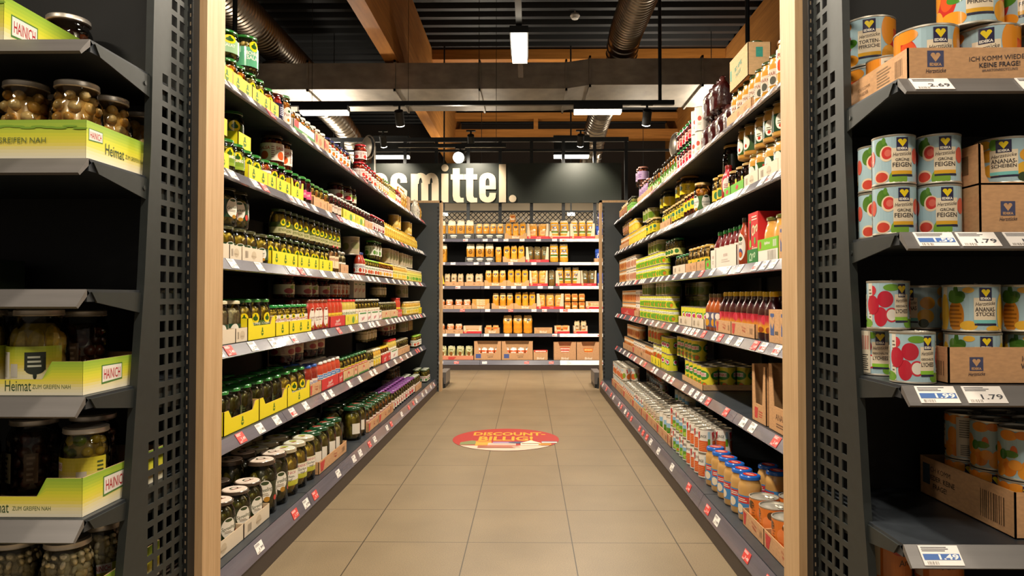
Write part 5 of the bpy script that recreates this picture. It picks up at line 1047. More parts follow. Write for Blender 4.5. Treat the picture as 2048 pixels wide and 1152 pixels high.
LN = ['floor shelf', 'fifth shelf', 'fourth shelf', 'third shelf', 'second shelf', 'top shelf']
def W(side, a, d, z):
    if side == 'L': return Vector((XL - d, a, z))
    if side == 'R': return Vector((XR + d, a, z))
    return Vector((a, YB + d, z))
def px2a(side, px, d):
    if side == 'L': return onX(px, 592, XL - d).y
    if side == 'R': return onX(px, 592, XR + d).y
    return onY(px, 592, YB).x
def run(side, lev, segs, lay=0, d0=None, z0=0):
    base = LEV[lev]; rot0, _, sn = SIDE[side]; shelf = f'{sn} {LN[lev]}'
    if d0 is None: d0 = .012 if lev else (-.075 if side == 'L' else (-.1 if side == 'R' else -.04))
    cur = -9
    for sg in segs:
        x0, x1, key = sg[:3]; o = sg[3] if len(sg) > 3 else {}
        k = KD[key]; r = k['r']; dep = k.get('dep', r); z = base + z0 + o.get('z', 0); dd = d0 + o.get('d', 0)
        rows = o.get('rows', 1); stack = o.get('stack', 1); ts = o.get('t')
        dp_ = d0 + o.get('d', 0) if ts or side == 'B' or k['t'] == 'box' or (cur < 0 and not lay) else d0 + o.get('d', 0) + dep; a0 = max(cur, px2a(side, x0, dp_)); a1 = max(cur, px2a(side, x1, dp_))
        if side != 'B':
            a0 = max(a0, 1.968)
            if 0 < a0 - cur < .25 and not lay: a1 -= a0 - cur; a0 = cur
        bag = k['t'] == 'bag'; wk, dk_ = (1.08, 1.2) if bag else (1, 1); r, dep = r * wk, dep * dk_; pit = 2 * r + .006 + (o.get('gap', 0))
        wall = .006 if ts else 0
        if o.get('n'): n = o['n']
        else: n = max(1, int((a1 - a0 + .02) / pit))
        if o.get('fit'): pit = max(pit, (a1 - a0) / n)
        if side != 'B': n = min(n, int((6.84 - a0) / pit))
        if n < 1: continue
        m = o.get('m', n); i = 0
        for st in range(0, n, m):
            g = min(m, n - st)
            if ts:
                w = g * pit + .012; D = rows * (2 * dep + .005) + .014
                tray_obj('cardboard_tray', w, D, ts, shelf, W(side, a0 + w / 2, dd + D / 2, z + .0006), rot0, k['d'], lay, a0 + w / 2)
                first = a0 + .006
            else: first = a0
            for q in range(g):
                for rw in range(rows):
                    if o.get('skip') and (q, rw) in o['skip']: continue
                    for sk in range(stack):
                        a = first + pit * (q + .5); d = dd + wall + dep + .001 + rw * (2 * dep + .005)
                        if k['t'] in ('jar', 'sauce', 'can', 'bottle'): rot = rot0 + (-1 if side == 'L' else 1 if side == 'R' else 0) * rnd.uniform(.35, .95)
                        else: rot = rot0 + rnd.uniform(-.03, .03)
                        c = place(key, W(side, a, d, z + (.003 if ts else .0006) + sk * (k['h'] + .0015)), rot, shelf, rw, lay + sk, a)
                        if o.get('fit') and bag: c.scale = (min(1.35, max(1, (pit - .006) / (2 * r))), 1, 1)
            a0 += (g * pit + (.0135 if ts else 0))
        cur = a0 + .002
def hh(key, tray=False): return KD[key]['h'] + (.005 if tray else .0025)
# ================================================================= goods: the left shelves
D = dict
run('L', 5, [(412, 458, 'gh', D(t='Y', m=2)), (459, 503, 'os', D(t='Y', m=3)), (504, 545, 'bm', D(t='Y', m=2, n=2)), (546, 562, 'os', D(t='Y', m=1, n=1)),
  (563, 579, 'rp', D(n=1)), (580, 596, 'pu', D(n=1)), (598, 640, 'it', D(t='I', m=4, n=4)), (641, 664, 'it', D(t='O', m=2, n=3)), (666, 711, 'bl', D(rows=2)), (713, 733, 'rl'), (734, 748, 'rm'),
  (749, 763, 'ro'), (764, 775, 'og'), (776, 789, 'yc1', D(stack=1)), (790, 801, 'rm'), (802, 818, 'by'), (819, 828, 'gk', D(n=1)), (828, 838, 'bw'), (839, 845, 'by', D(n=1))])
run('L', 5, [(430, 468, 'bs2', D(n=1, d=.005)), (476, 520, 'bs', D(n=1))], lay=1, z0=hh('gh', True))
run('L', 5, [(716, 733, 'rl', D(n=1))], lay=1, z0=hh('rl'))
run('L', 4, [(405, 466, 'gh', D(t='Y', m=2)), (467, 475, 'gn', D(n=1)), (476, 493, 'gn', D(n=1)), (494, 545, 'gh', D(t='Y', m=2, n=2)), (546, 566, 'os2', D(t='Y', m=2)), (567, 590, 'rb', D(t='Y', m=2, n=2)),
  (591, 616, 'rb', D(t='N', m=2, n=2)), (617, 629, 'rs', D(n=2)), (630, 668, 'oj', D(t='K', m=3)), (669, 689, 'ch', D(n=3)), (690, 730, 'ch', D(t='P', m=4)), (731, 746, 'ch', D(t='K')), (747, 772, 'rk'),
  (773, 805, 'yb'), (806, 840, 'yb')])
run('L', 4, [(400, 462, 'gh', D(t='Y', m=2)), (474, 530, 'gB', D(t='Y', n=1, rows=1, d=.03)), (533, 570, 'tw', D(n=2, d=.02))], lay=1, z0=hh('gh', True))
run('L', 4, [(664, 680, 'dk', D(n=1, d=.05)), (682, 712, 'dk', D(n=2, d=.03))], lay=1, z0=hh('oj', True))
run('L', 4, [(784, 802, 'ga', D(n=2, d=.02)), (808, 826, 'ga', D(n=2, d=.02))], lay=1, z0=hh('yb'))
run('L', 3, [(405, 458, 'kp', D(t='W', m=2)), (459, 489, 'kp', D(t='W', m=2)), (490, 535, 'kp', D(t='W', m=3)), (540, 560, 'kp', D(n=1)), (562, 608, 'yg', D(t='Y', m=4)), (609, 652, 'yg', D(t='Y', m=4)), (653, 677, 'yg', D(t='Y', m=3)),
  (678, 692, 'rt', D(n=2)), (693, 712, 'wh', D(t='K', m=3)), (714, 725, 'bt'), (726, 757, 'sw'), (758, 784, 'sy'), (785, 812, 'my'), (813, 846, 'mg')])
run('L', 3, [(430, 490, 'kB', D(n=2, d=.01))], lay=1, z0=hh('kp', True))
run('L', 3, [(548, 610, 'yg', D(gap=.004)), (611, 672, 'yg')], lay=1, z0=hh('yg', True) + .002)
run('L', 3, [(696, 722, 'bt2', D(n=1)), (738, 760, 'gj', D(n=3)), (763, 790, 'bt2', D(d=.02)), (791, 818, 'bt2', D(d=.02))], lay=1, z0=.126)
run('L', 2, [(395, 487, 'wa', D(t='W', m=3, rows=2)), (489, 548, 'gh2', D(t='N', m=3, rows=2)), (550, 574, 'sg', D(t='Y', m=2)), (575, 620, 'sg', D(t='Y', m=4, rows=2)), (621, 657, 'to', D(rows=2)), (658, 688, 'tr', D(t='R', m=4, rows=2)),
  (689, 718, 'cw1', D(t='P', m=4, rows=2)), (719, 742, 'cj', D(t='S', m=3, rows=2)), (743, 765, 'cj', D(t='S', m=3, rows=2)), (766, 797, 'kj', D(t='K2', m=4)), (798, 806, 'tr', D(t='R', m=1)), (807, 832, 'my'), (833, 843, 'my', D(t='Y'))])
run('L', 2, [(560, 590, 'dk', D(n=1)), (598, 634, 'dk', D(n=2)), (636, 655, 'dk', D(n=1)), (657, 706, 'tx', D(n=4)), (708, 742, 'wy', D(n=3)), (748, 775, 'tj', D(n=3)), (798, 818, 'bt2', D(n=2))], lay=1, z0=.156, d0=.095)
run('L', 1, [(400, 444, 'dh', D(n=2, rows=2)), (446, 519, 'dg', D(t='N', m=3, n=3, rows=3)), (521, 580, 'dg', D(t='N', m=3, n=3, rows=3)), (581, 621, 'gp', D(t='N', m=3, n=3, rows=2)), (622, 648, 'bb', D(t='Kr', m=2, rows=2)), (649, 688, 'bk', D(t='R', m=4, rows=2)),
  (689, 714, 'ol', D(t='K2', m=3)), (715, 738, 'ol', D(t='K2', m=4)), (739, 752, 'kj'), (753, 768, 'my'), (769, 784, 'sy', D(t='R', m=3)), (785, 800, 'cw1', D(t='S', m=4)), (801, 824, 'kj', D(t='K', m=5)), (826, 842, 'sw')])
run('L', 1, [(556, 605, 'pj', D(n=2)), (606, 640, 'pj', D(n=2)), (720, 757, 'tj', D(n=4)), (762, 796, 'pj', D(n=3)), (798, 816, 'bt2', D(n=2)), (815, 843, 'gk', D(n=2))], lay=1, z0=.156, d0=.1)
run('L', 0, [(395, 470, 'bq', D(t='W', m=3, rows=2, n=3)), (471, 529, 'bq', D(t='W', m=2, rows=2, n=2)), (530, 566, 'bj', D(n=2, rows=3)), (568, 634, 'bh', D(n=3, rows=3)), (635, 697, 'gl', D(t='Kr', m=4, rows=2)), (699, 720, 'gl', D(rows=2)), (721, 757, 'gs', D(t='Kr', m=4, rows=3)), (758, 786, 'gs', D(t='Kr', m=4, rows=3)),
  (787, 832, 'pl', D(rows=2)), (833, 846, 'wg', D(rows=2, t='K')), (847, 862, 'wg', D(rows=2))])
run('L', 0, [(788, 812, 'lj', D(n=3)), (812, 826, 'gd', D(n=2))], lay=0, d0=.13)
run('L', 0, [(300, 390, 'bj', D(n=2, rows=1))], lay=0, d0=.2)
# ================================================================= the right shelves
run('R', 5, [(1605, 1546, 'ay', D(n=3)), (1545, 1500, 'ag', D(n=3)), (1499, 1455, 'ag', D(t='K', m=5)), (1454, 1408, 'db', D(n=4)), (1407, 1395, 'wt', D(n=2, stack=2)), (1394, 1362, 'rg', D(stack=2)), (1361, 1330, 'ov'), (1329, 1318, 'gv', D(t='G')),
  (1317, 1304, 'ov'), (1303, 1291, 'gv', D(t='K')), (1290, 1273, 'lv', D(t='K', m=3)), (1272, 1262, 'gv'), (1261, 1240, 'nb')])
run('R', 5, [(1499, 1456, 'ag', D(t='Kt', m=5)), ], lay=1, z0=hh('ag', True))
run('R', 5, [(1448, 1410, 'db', D(n=2))], lay=1, z0=hh('db') + .003)
run('R', 5, [(1289, 1274, 'lv', D(n=2))], lay=1, z0=hh('lv', True))
run('R', 4, [(1605, 1522, 'as', D(t='W', m=2)), (1521, 1482, 'al', D(t='W', m=3)), (1481, 1458, 'dj', D(t='G', m=2)), (1457, 1440, 'dj', D(t='G')), (1438, 1431, 'rq', D(n=1)), (1430, 1412, 'cp', D(n=2)), (1411, 1393, 'pe', D(n=1)), (1392, 1372, 'yr'),
  (1371, 1346, 'yl'), (1345, 1318, 'yl', D(t='K', m=4)), (1317, 1300, 'yl'), (1299, 1278, 'yk'), (1277, 1262, 'yk', D(stack=2)), (1261, 1240, 'ck', D(t='K'))])
run('R', 4, [(1605, 1520, 'as', D(n=4)), (1515, 1490, 'al', D(n=2))], lay=1, z0=hh('as', True))
run('R', 4, [(1478, 1440, 'dc', D(n=1, d=.03))], lay=1, z0=hh('dj', True))
run('R', 4, [(1386, 1352, 'yB', D(n=2, d=.02)), (1346, 1322, 'yD', D(n=2, d=.02)), (1312, 1288, 'gC', D(n=3)), (1262, 1245, 'nb', D(n=4))], lay=1, z0=hh('yl', True))
run('R', 3, [(1605, 1562, 'kx', D(n=2)), (1561, 1521, 'ap2', D(t='GW', m=2, n=2))], d0=.01)
run('R', 3, [(1483, 1475, 'tb', D(n=1)), (1473, 1421, 'kt', D(t='Wb', m=4)), (1419, 1404, 'dj', D(t='G', m=2)), (1403, 1383, 'cp', D(t='K')), (1382, 1362, 'cp', D(t='K')), (1361, 1335, 'go', D(t='W', m=4)), (1334, 1306, 'cy', D(stack=2)), (1305, 1278, 'cy', D(stack=2)), (1277, 1258, 'cm', D(stack=2)), (1257, 1241, 'ck', D(stack=2))])
run('R', 3, [(1362, 1338, 'go', D(n=4))], lay=1, z0=hh('go', True))
run('R', 3, [(1330, 1300, 'gC', D(n=4))], lay=2, z0=.1745, d0=.013)
run('R', 2, [(1605, 1548, 'kx', D(n=3)), (1546, 1524, 'jb', D(n=2, rows=2)), (1521, 1462, 'jb', D(t='Kr', m=5, rows=3)), (1461, 1429, 'jb', D(t='Kr', m=4, rows=2)), (1427, 1404, 'ob', D(rows=2)), (1403, 1378, 'co2', D(t='W', m=4, rows=2)), (1377, 1352, 'co2', D(t='W', m=5, rows=2, stack=1)),
  (1351, 1285, 'cy', D(stack=2)), (1284, 1268, 'cm', D(t='K', stack=2)), (1267, 1242, 'ck', D(t='R', stack=2))])
run('R', 2, [(1349, 1322, 'gC', D(n=4)), (1310, 1290, 'gC', D(n=3))], lay=2, z0=.1745, d0=.013)
run('R', 2, [(1398, 1354, 'gC', D(n=4, stack=3))], lay=0, d0=.19)
run('R', 1, [(1404, 1348, 'ho', D(t='Kl', m=5, n=5, rows=3)), (1346, 1334, 'co2', D(n=3, stack=2)), (1333, 1300, 'bY', D(stack=1, t='Y', m=5)), (1299, 1284, 'ck', D(t='K')), (1283, 1262, 'cm', D(t='Kr', stack=1)), (1261, 1243, 'ck', D(t='K'))], d0=.02)
run('R', 1, [(1402, 1348, 'ho', D(n=5, rows=1)), (1284, 1250, 'ck', D(n=8))], lay=1, z0=.1245, d0=.03)
run('R', 1, [(1332, 1300, 'bY', D(n=4))], lay=1, z0=.1455, d0=.03)
run('R', 0, [(1606, 1483, 'co', D(t='Kr', m=3, n=5, rows=2)), (1492, 1410, 'ab', D(n=6, gap=.004))])
run('R', 0, [(1536, 1440, 'ab', D(n=2))], lay=0, d0=.02)
run('R', 0, [(1399, 1380, 'pn', D(stack=2, n=4, rows=2)), (1379, 1352, 'pp', D(stack=2, n=4, rows=2)), (1351, 1338, 'pn', D(t='Kr', m=3, stack=2)), (1337, 1312, 'pm', D(t='Kr', m=3)), (1311, 1282, 'pw', D(t='Kr', m=4, rows=3)), (1281, 1262, 'pp', D(t='Kr', m=5, rows=3)), (1261, 1241, 'pt', D(t='Kr', m=6, rows=3)), (1240, 1222, 'pt', D(t='Kr', m=5, rows=2, stack=2))])
run('R', 0, [(1372, 1340, 'pm', D(n=4, rows=2)), (1330, 1262, 'pt', D(n=9, stack=2))], lay=0, d0=.2)

# special cartons on the right shelves
def special(mb, name, mat, side, a, d, z, label, cat, rot=None):
    o = mb.build(name, mat, loc=W(side, a, d, z), rot=SIDE[side][0] if rot is None else rot, smooth=0); tag(o, label, cat); return o
def display(style, px, w, d, lev, label, lay=0, back=.012):
    s = TS[style]; a = px2a('R', px, .01); k = len(REG)
    o = tray_obj('display_carton', w, d, style, 'x', W('R', a, back + d / 2, LEV[lev] + .0005), SIDE['R'][0], '')
    REG.pop(); o.name = 'display_carton'; tag(o, label, 'carton'); return a
display('Ka', 1557, .23, .2, 1, 'tall kraft display carton with cut-outs on the right fifth shelf, beside the near post')
display('Kq', 1515, .16, .16, 1, 'slim kraft display carton with red print on the right fifth shelf')
a = px2a('R', 1557, .01); place('cs', W('R', a - .02, .07, LEV[1] + .004), SIDE['R'][0] + .6, 'right fifth shelf', pos=a)
# red tomato display box standing in a green base tray
a = px2a('R', 1506, .01); w, dd, h = .115, .115, .2
t = empty('display_carton', W('R', a, .012 + dd / 2, LEV[3] + .0005), SIDE['R'][0]); tag(t, 'red tall display carton with green base on the right third shelf', 'carton')
m = MB(); hw, hd = w / 2, dd / 2
fr = flat(-hd); rs = lambda u, v, e: (hw + e, u, v); ls = lambda u, v, e: (-hw - e, -u, v)
m.box((-hw, -hd, .05), (hw, hd, h), '#cf2426')
m.decor([('G', [(-.042, .17), (-.026, .17), (-.026, .1), (-.032, .085), (-.042, .11)], '#141410'), ('E', -.034, .166, .008, .006, '#4aa02c'), ('T', 'Oro', .02, .135, .04, '#d8dcae', .03, .07, .3), ('B', .02, .178, .07, .022, 2, '#f0d8c4', False), ('E', -.032, .078, .012, .016, '#8ab83a'), ('E', .022, .088, .01, .014, '#6aa84a'), ('R', .022, .07, .002, .02, '#6aa84a'), ('T', 'Fiume', .02, .058, .018, '#f0d8c4', .02, .06)], fr, step=0)
for f_ in (rs, ls): m.decor([('E', 0, .155, .022, .022, '#8a1a16'), ('E', 0, .155, .014, .016, '#b07a3c')], f_, step=0)
m.build('carton', 'print', t, smooth=0)
m = MB(); g = .004; m.box((-hw - g, -hd - g, 0), (hw + g, hd + g, .055), '#1f7a34')
m.decor([('T', 'Oro', 0, .03, .03, '#bcd8b0', .02, .08, .25), ('B', -.01, .012, .05, .008, 1, '#bcd8b0', False)], flat(-hd - g), step=0); m.build('base_tray', 'print', t, smooth=0)

# ================================================================= the far shelves of pasta
def far(lev, segs, lay=0, z0=0, d0=None): run('B', lev, segs, lay, d0, z0)
far(5, [(872, 889, 'p1', D(t='Bk')), (890, 945, 'p1', D(t='Bk', fit=1)), (946, 1004, 'p2', D(t='Bk', n=4, fit=1)), (1006, 1049, 'p3', D(t='Bi', n=3, fit=1)), (1051, 1096, 'p6', D(t='Rd', n=2, fit=1)), (1098, 1138, 'p5', D(t='RL', n=2, fit=1)), (1140, 1187, 'p5', D(t='Rd', n=3, fit=1)), (1189, 1203, 'p7', D(t='K', n=1))])
far(5, [(1018, 1038, 'pc', D(n=1))], lay=1, z0=.222)
far(5, [(1196, 1208, 'p7', D(n=1))], lay=1, z0=.178)
far(4, [(876, 893, 'p1', D(n=1)), (930, 987, 'p1', D(t='Bk', n=3, fit=1)), (988, 1003, 'p2', D(n=1)), (1005, 1049, 'p3', D(t='Bi', n=3, fit=1)), (1051, 1096, 'pa', D(t='Rd', n=3, fit=1)), (1097, 1138, 'p5', D(n=2, fit=1)), (1189, 1205, 'p7', D(t='K', n=1))])
far(3, [(886, 926, 'p4', D(t='K', n=3, fit=1)), (927, 966, 'p4', D(t='K', n=2, fit=1)), (967, 1001, 'p2', D(t='Bi', n=3, fit=1)), (1003, 1048, 'p3', D(t='Bi', n=3, fit=1)), (1050, 1085, 'p6', D(t='Rd', n=2, fit=1)), (1087, 1098, 'pa', D(n=1)), (1100, 1144, 'p5', D(t='Rd', n=3, fit=1)), (1145, 1190, 'pa', D(t='Rd', n=2, fit=1)), (1192, 1206, 'p7', D(n=1))])
far(2, [(872, 899, 'p9', D(t='K', n=2)), (900, 937, 'p9', D(t='K', n=2, fit=1)), (938, 981, 'pf', D(t='Bi', n=1, stack=5)), (983, 1018, 'p2', D(t='Bi', n=3)), (1020, 1066, 'p3', D(t='Bi', n=3, fit=1)), (1068, 1113, 'p6', D(t='Rd', n=3)), (1114, 1149, 'pc', D(n=3, stack=2)), (1151, 1191, 'pf', D(t='RL', n=1, stack=3)), (1192, 1210, 'p6', D(t='K', n=1))])
far(1, [(872, 889, 'p9', D(t='K', n=1)), (890, 924, 'p9', D(t='K', n=2)), (925, 967, 'pf', D(t='RL', n=1, stack=2)), (969, 1003, 'pc', D(t='Bi', n=2)), (1005, 1066, 'p8', D(n=3)), (1068, 1108, 'pf', D(t='Bi', n=1, stack=1)), (1109, 1146, 'pc', D(t='RL', n=2)), (1147, 1190, 'p4', D(t='RL', n=2))])
far(0, [(876, 940, 'pb', D(t='Rc', n=4, fit=1)), (941, 1001, 'ps', D(t='Ke', n=4, fit=1, rows=2)), (1003, 1064, 'ps', D(t='Ke', n=4, fit=1, rows=2)), (1066, 1106, 'pr', D(t='Km', n=1, stack=4)), (1107, 1150, 'pr', D(t='Kb', n=1, stack=5, fit=1)), (1152, 1198, 'py', D(t='Kb', n=1, stack=4, fit=1))])

# ================================================================= left end display: pickles
HV = ['#ece6cc', '#e8dfae', '#e2cf4a', '#c9cf3c', '#a9c03a']
kind('HO', 'onion_jar', 'big silver-lidded onion jar', 'jar', .053, .175, 'jar', cont=('balls', ON), lid='#e6dfd4', lidmat='tin', shape='bulge', tint='#fdf8ea', segs=36)
kind('HS', 'pickle_jar', 'big silver-lidded salad jar', 'jar', .055, .17, 'jar', cont=('bits', CR + ['#e6dcb8']), lid='#e0d8cc', lidmat='tin', shape='bulge', segs=36, lab=[('V', 0, .1, .5, 2.7, HV), ('R', .5, .44, .8, .12, '#efe6dc'), ('R', .5, .44, .74, .1, '#f4ece4'), ('T', 'HAINICH', .5, .44, .07, '#b3262c', .012, .66), ('R', -1.2, .3, 1.0, .3, '#e8e2d0')])
kind('HC', 'pickle_jar', 'big silver-lidded gherkin jar with barcode label', 'jar', .058, .175, 'jar', cont=('pick', PY), lid='#e0d8cc', lidmat='tin', shape='bulge', segs=36, lab=[('V', 0, .1, .55, 2.7, HV), ('R', -.72, .3, .5, .36, '#ece8dc'), ('B', -.78, .32, .34, .3, 11, '#2c2c28', True), ('R', .46, .37, .66, .22, '#2e352c'), ('E', .46, .27, .3, .06, '#2e352c'), ('E', .46, .2, .06, .05, '#2e352c'), ('B', .48, .37, .5, .16, 3, '#c9cdbb', False), ('R', -.25, .26, .3, .16, '#c9c4b6')])
kind('HK', 'pickle_jar', 'silver-lidded mixed vegetable jar', 'jar', .05, .165, 'jar', cont=('balls', PY + ['#5a6a20']), lid='#e0d8cc', lidmat='tin', segs=32, lab=[('V', 0, .08, .62, 2.7, ['#ece6d4', '#e6dcc8', '#e0cf4a', '#c0b42c']), ('R', -.85, .5, .66, .11, '#efe6dc'), ('T', 'HAINICH', -.85, .5, .065, '#b3262c', .012, .56), ('T', 'Lauch-', -.75, .34, .06, '#2c2c24', .012, .6), ('R', .35, .37, .4, .14, '#c9c2b0'), ('B', 1.1, .5, .3, .16, 3, '#4a5a30', False)])
kind('HD', 'pickle_jar', 'big silver-lidded jar of dark pickles', 'jar', .055, .17, 'jar', cont=('balls', ['#2a120c', '#3a1a10', '#45200f']), lid='#e0d8cc', lidmat='tin', segs=32, lab=[('R', .2, .36, .5, .4, '#5a4a3a'), ('B', .2, .36, .3, .36, 5, '#8a7a66', False), ('R', -1.0, .36, .8, .4, '#c9c6a0'), ('B', -1.0, .36, .6, .34, 5, '#3a3a28', False)])
def htray(name, label, w, d, xr, yf, z, hs, cut=None, front=(), side=()):
    """green and yellow printed tray; xr: its right edge; cut: (u0, u1, height) of a low part of the front"""
    t = empty(name, (xr - w / 2, yf, z)); tag(t, label, 'tray')
    hw = w / 2; inn = '#a88a62'; m = MB(); m.box((-hw, 0, 0), (hw, d, .002), inn)
    poly = [(-hw, 0), (hw, 0), (hw, hs)]
    if cut: poly += [(cut[1], hs), (cut[1] - .02, cut[2]), (cut[0] + .02, cut[2]), (cut[0], hs)]
    poly += [(-hw, hs)]
    m.prism(poly, flat(0), .003, '#ece3c8', 0, inn)
    # printed colour run, clipped to the outline
    N = 12
    def top(u):
        if not cut or u <= cut[0] or u >= cut[1]: return hs
        return max(cut[2], hs - (hs - cut[2]) * min((u - cut[0]) / .02, (cut[1] - u) / .02, 1))
    CR_ = ['#efe8d4', '#ebe0b0', '#e9d84e', '#d9d838', '#aec53a', '#8fb43a']
    def col(v): q = min(.999, v / hs) * (len(CR_) - 1); i = int(q); return mixc(CR_[i], CR_[i + 1], q - i)
    us = sorted({-hw, hw, *( [cut[0], cut[0] + .02, cut[1] - .02, cut[1]] if cut else [])})
    for ua, ub in zip(us, us[1:]):
        for j in range(N):
            f = lambda u, q: min(hs * q / N, top(u))
            m.face([(ua, -.0004, f(ua, j)), (ub, -.0004, f(ub, j)), (ub, -.0004, f(ub, j + 1)), (ua, -.0004, f(ua, j + 1))], col(hs * (j + .5) / N))
    for xs in (hw, -hw):
        s = 1 if xs > 0 else -1
        m.prism([(0, 0), (d, 0), (d, hs), (0, hs)], lambda u, v, e: (xs + s * e, u, v), .003, '#ece3c8', 0, inn)
        for j in range(N): m.face([(xs + s * .0004, 0, hs * j / N), (xs + s * .0004, d, hs * j / N), (xs + s * .0004, d, hs * (j + 1) / N), (xs + s * .0004, 0, hs * (j + 1) / N)], col(hs * (j + .5) / N))
    m.prism([(-hw, 0), (hw, 0), (hw, hs), (-hw, hs)], lambda u, v, e: (u, d - e, v), .003, inn, 0, inn)
    grass = [z for k in range(14) for z in [('E', -hw + w * (k + .5) / 14, hs * rnd.uniform(.78, .86), .016, .0022, '#7da52c')]] if not cut else []
    m.decor(grass + list(front), lambda u, v, e: (u, -e, v), e0=.0007, step=0)
    m.decor(list(side), lambda u, v, e: (hw + e, u, v), e0=.0007, step=0)
    m.build('cardboard', 'print', t, smooth=0)
    return t
def hlogo(u, v, w, h, sl=0):
    return [('G', [(u - w * .54, v - h * .62 - sl * w * .5), (u + w * .54, v - h * .5 + sl * w * .5), (u + w * .54, v + h * .6 + sl * w * .5), (u - w * .54, v + h * .6 - sl * w * .5)], '#4f7f34'),
            ('G', [(u - w * .5, v - h * .5 - sl * w * .5), (u + w * .5, v - h * .4 + sl * w * .5), (u + w * .5, v + h * .52 + sl * w * .5), (u - w * .5, v + h * .52 - sl * w * .5)], '#f0e8de'), ('T', 'HAINICH', u, v + .0, h * .62, '#b3262c', .012, w * .86, sl)]
E1, E2, E3, E4, E5 = [z + .0008 for z in EL[::-1]]
xs_ = lambda px, y: onY(px, 600, y).x
# second display shelf: onions
htray('printed_tray', 'yellow-green tray of onion jars on the left end display, with lettering on its front', .31, .25, -.925, 1.425, E2, .083,
  front=[('T', 'ZUM GREIFEN NAH', -.0, .04, .0115, '#56683a', .006)], side=hlogo(.032, .055, .045, .022) + [('T', 'Heimat', .1, .036, .024, '#33502c', .003, .07), ('T', 'ZUM GREIFEN NAH', .178, .034, .009, '#56683a', .004, .075)])
for i, (x, y) in enumerate(((-.988, 1.49), (-1.1, 1.49), (-.988, 1.602), (-1.1, 1.602), (-1.2, 1.55))):
    if i < 4: place('HO', (x, y, E2 + .003), rnd.uniform(0, 6), 'left display second shelf', row=i // 2, pos=-x)
place('HO', (-.985, 1.735, E2), 1, 'left display second shelf', row=2, pos=.9)
# top display shelf
htray('printed_tray', 'green printed tray on the topmost visible shelf of the left end display', .3, .375, xs_(6, 1.44), 1.43, E1, .1, side=hlogo(.06, .045, .075, .04))
place('HD', (-1.175, 1.735, E1 + .003), 0, 'left display top shelf', pos=1)
# third shelf: dark carton at the back
m = MB(); m.box((-.1, -.05, 0), (.1, .05, .075), '#2f3a26'); o = m.build('carton', 'print', loc=(xs_(20, 1.72) - .1, 1.72, E3), smooth=0); tag(o, 'dark green carton at the back of the empty left display shelf', 'carton')
# fourth shelf
htray('printed_tray', 'yellow tray with a cut-out front holding a barcode-labelled jar, left end display', .36, .26, -.925, 1.425, E4, .07, cut=(-.2, .115, .033),
  front=[('T', 'Heimat', .045, .02, .022, '#33502c', .003, .055), ('T', 'ZUM GREIFEN NAH', .115, .018, .0085, '#6a7a4a', .004, .08)], side=hlogo(.1, .036, .07, .034) + [('T', 'He', .19, .04, .024, '#33502c', .003, .03)])
place('HC', (-1.075, 1.505, E4 + .003), 0.05, 'left display fourth shelf', pos=0)
place('HC', (-1.2, 1.5, E4 + .003), .3, 'left display fourth shelf', pos=1)
for x, y in ((-1.055, 1.622), (-1.175, 1.622)): place('HD', (x, y, E4 + .003), 0, 'left display fourth shelf', row=1, pos=-x)
# fifth shelf
htray('printed_tray', 'yellow tray with a dipped front and one vegetable jar, left end display', .36, .32, -.923, 1.425, E5, .08, cut=(-.17, .105, .042),
  front=[('T', 'Heimat', .0, .02, .022, '#33502c', .003, .055), ('T', 'ZUM GREIFEN NAH', .075, .018, .0085, '#6a7a4a', .004, .08)], side=hlogo(.115, .044, .085, .036) + [('T', 'He', .215, .05, .028, '#33502c', .003, .035)])
place('HK', (-.99, 1.54, E5 + .003), .05, 'left display fifth shelf', pos=0)
for i, (x, y) in enumerate(((-1.22, 1.5), (-1.16, 1.615), (-1.06, 1.675))): place('HD', (x, y, E5 + .003), .3 * i, 'left display fifth shelf', row=1, pos=i)
# bottom of the left display
zb = .2505
htray('printed_tray', 'low green printed tray at the bottom of the left end display', .39, .3, -.93, 1.44, zb, .085, side=hlogo(.1, .05, .08, .036), front=hlogo(.1, .05, .07, .03))
for i, (x, y) in enumerate(((-1.005, 1.505), (-1.12, 1.505), (-1.238, 1.505), (-1.005, 1.62), (-1.12, 1.62))): place('HS', (x, y, zb + .003), .1, 'left display bottom shelf', row=i // 3, pos=-x)

# ================================================================= right end display: fruit cans
SKY = '#a6c2cc'
def edlabel(lines, fruits, uc=.0, strip='#e0a82c', hw=.5, tops=.93, offs=(0, 2.35, -2.35)):
    o = [band(SKY, .03, .97, PI)]
    for off in offs:
        u = uc + off; o.append(('Z',))
        for f in fruits: o.append((f[0], f[1] + u, *f[2:]))
        o += [('R', u, .46, 2 * hw, .52, '#ead9bd'), ('R', u, .225, 2 * hw, .07, strip), ('R', u + .02, .165, 2 * hw, .035, '#2f2c44'), ('R', u, tops - .135, hw * 1.1, .27, '#2f2b48'), ('H', u, tops - .11, .085 , '#f0d21c'), ('T', 'EDEKA', u, tops - .225, .045, '#efe8dc', .05, hw * .95), ('T', 'Herzstücke', u, .6, .075, '#4a3f3c', .004, hw * 1.75, .08, .25)]
        for i, (s, h) in enumerate(lines): o.append(('T', s, u, .48 - i * .1, h, '#3a3434', .015, hw * 1.8))
    return o
FIG = [('E', -1.0, .74, .34, .17, '#4f7a2e'), ('E', -.86, .88, .1, .07, '#5d8a34'), ('E', -.72, .62, .34, .16, '#e8cfae'), ('E', -.7, .63, .27, .125, '#c9403a'), ('E', -.66, .63, .16, .07, '#d86a5a'), ('E', -1.0, .16, .4, .13, '#e3c9a8'), ('E', -1.0, .15, .33, .1, '#c44638'), ('E', -.2, .1, .42, .2, '#7aa63a'), ('E', .74, .56, .25, .16, '#d05a4a'), ('E', -.3, .3, .1, .06, '#5d8a34')]
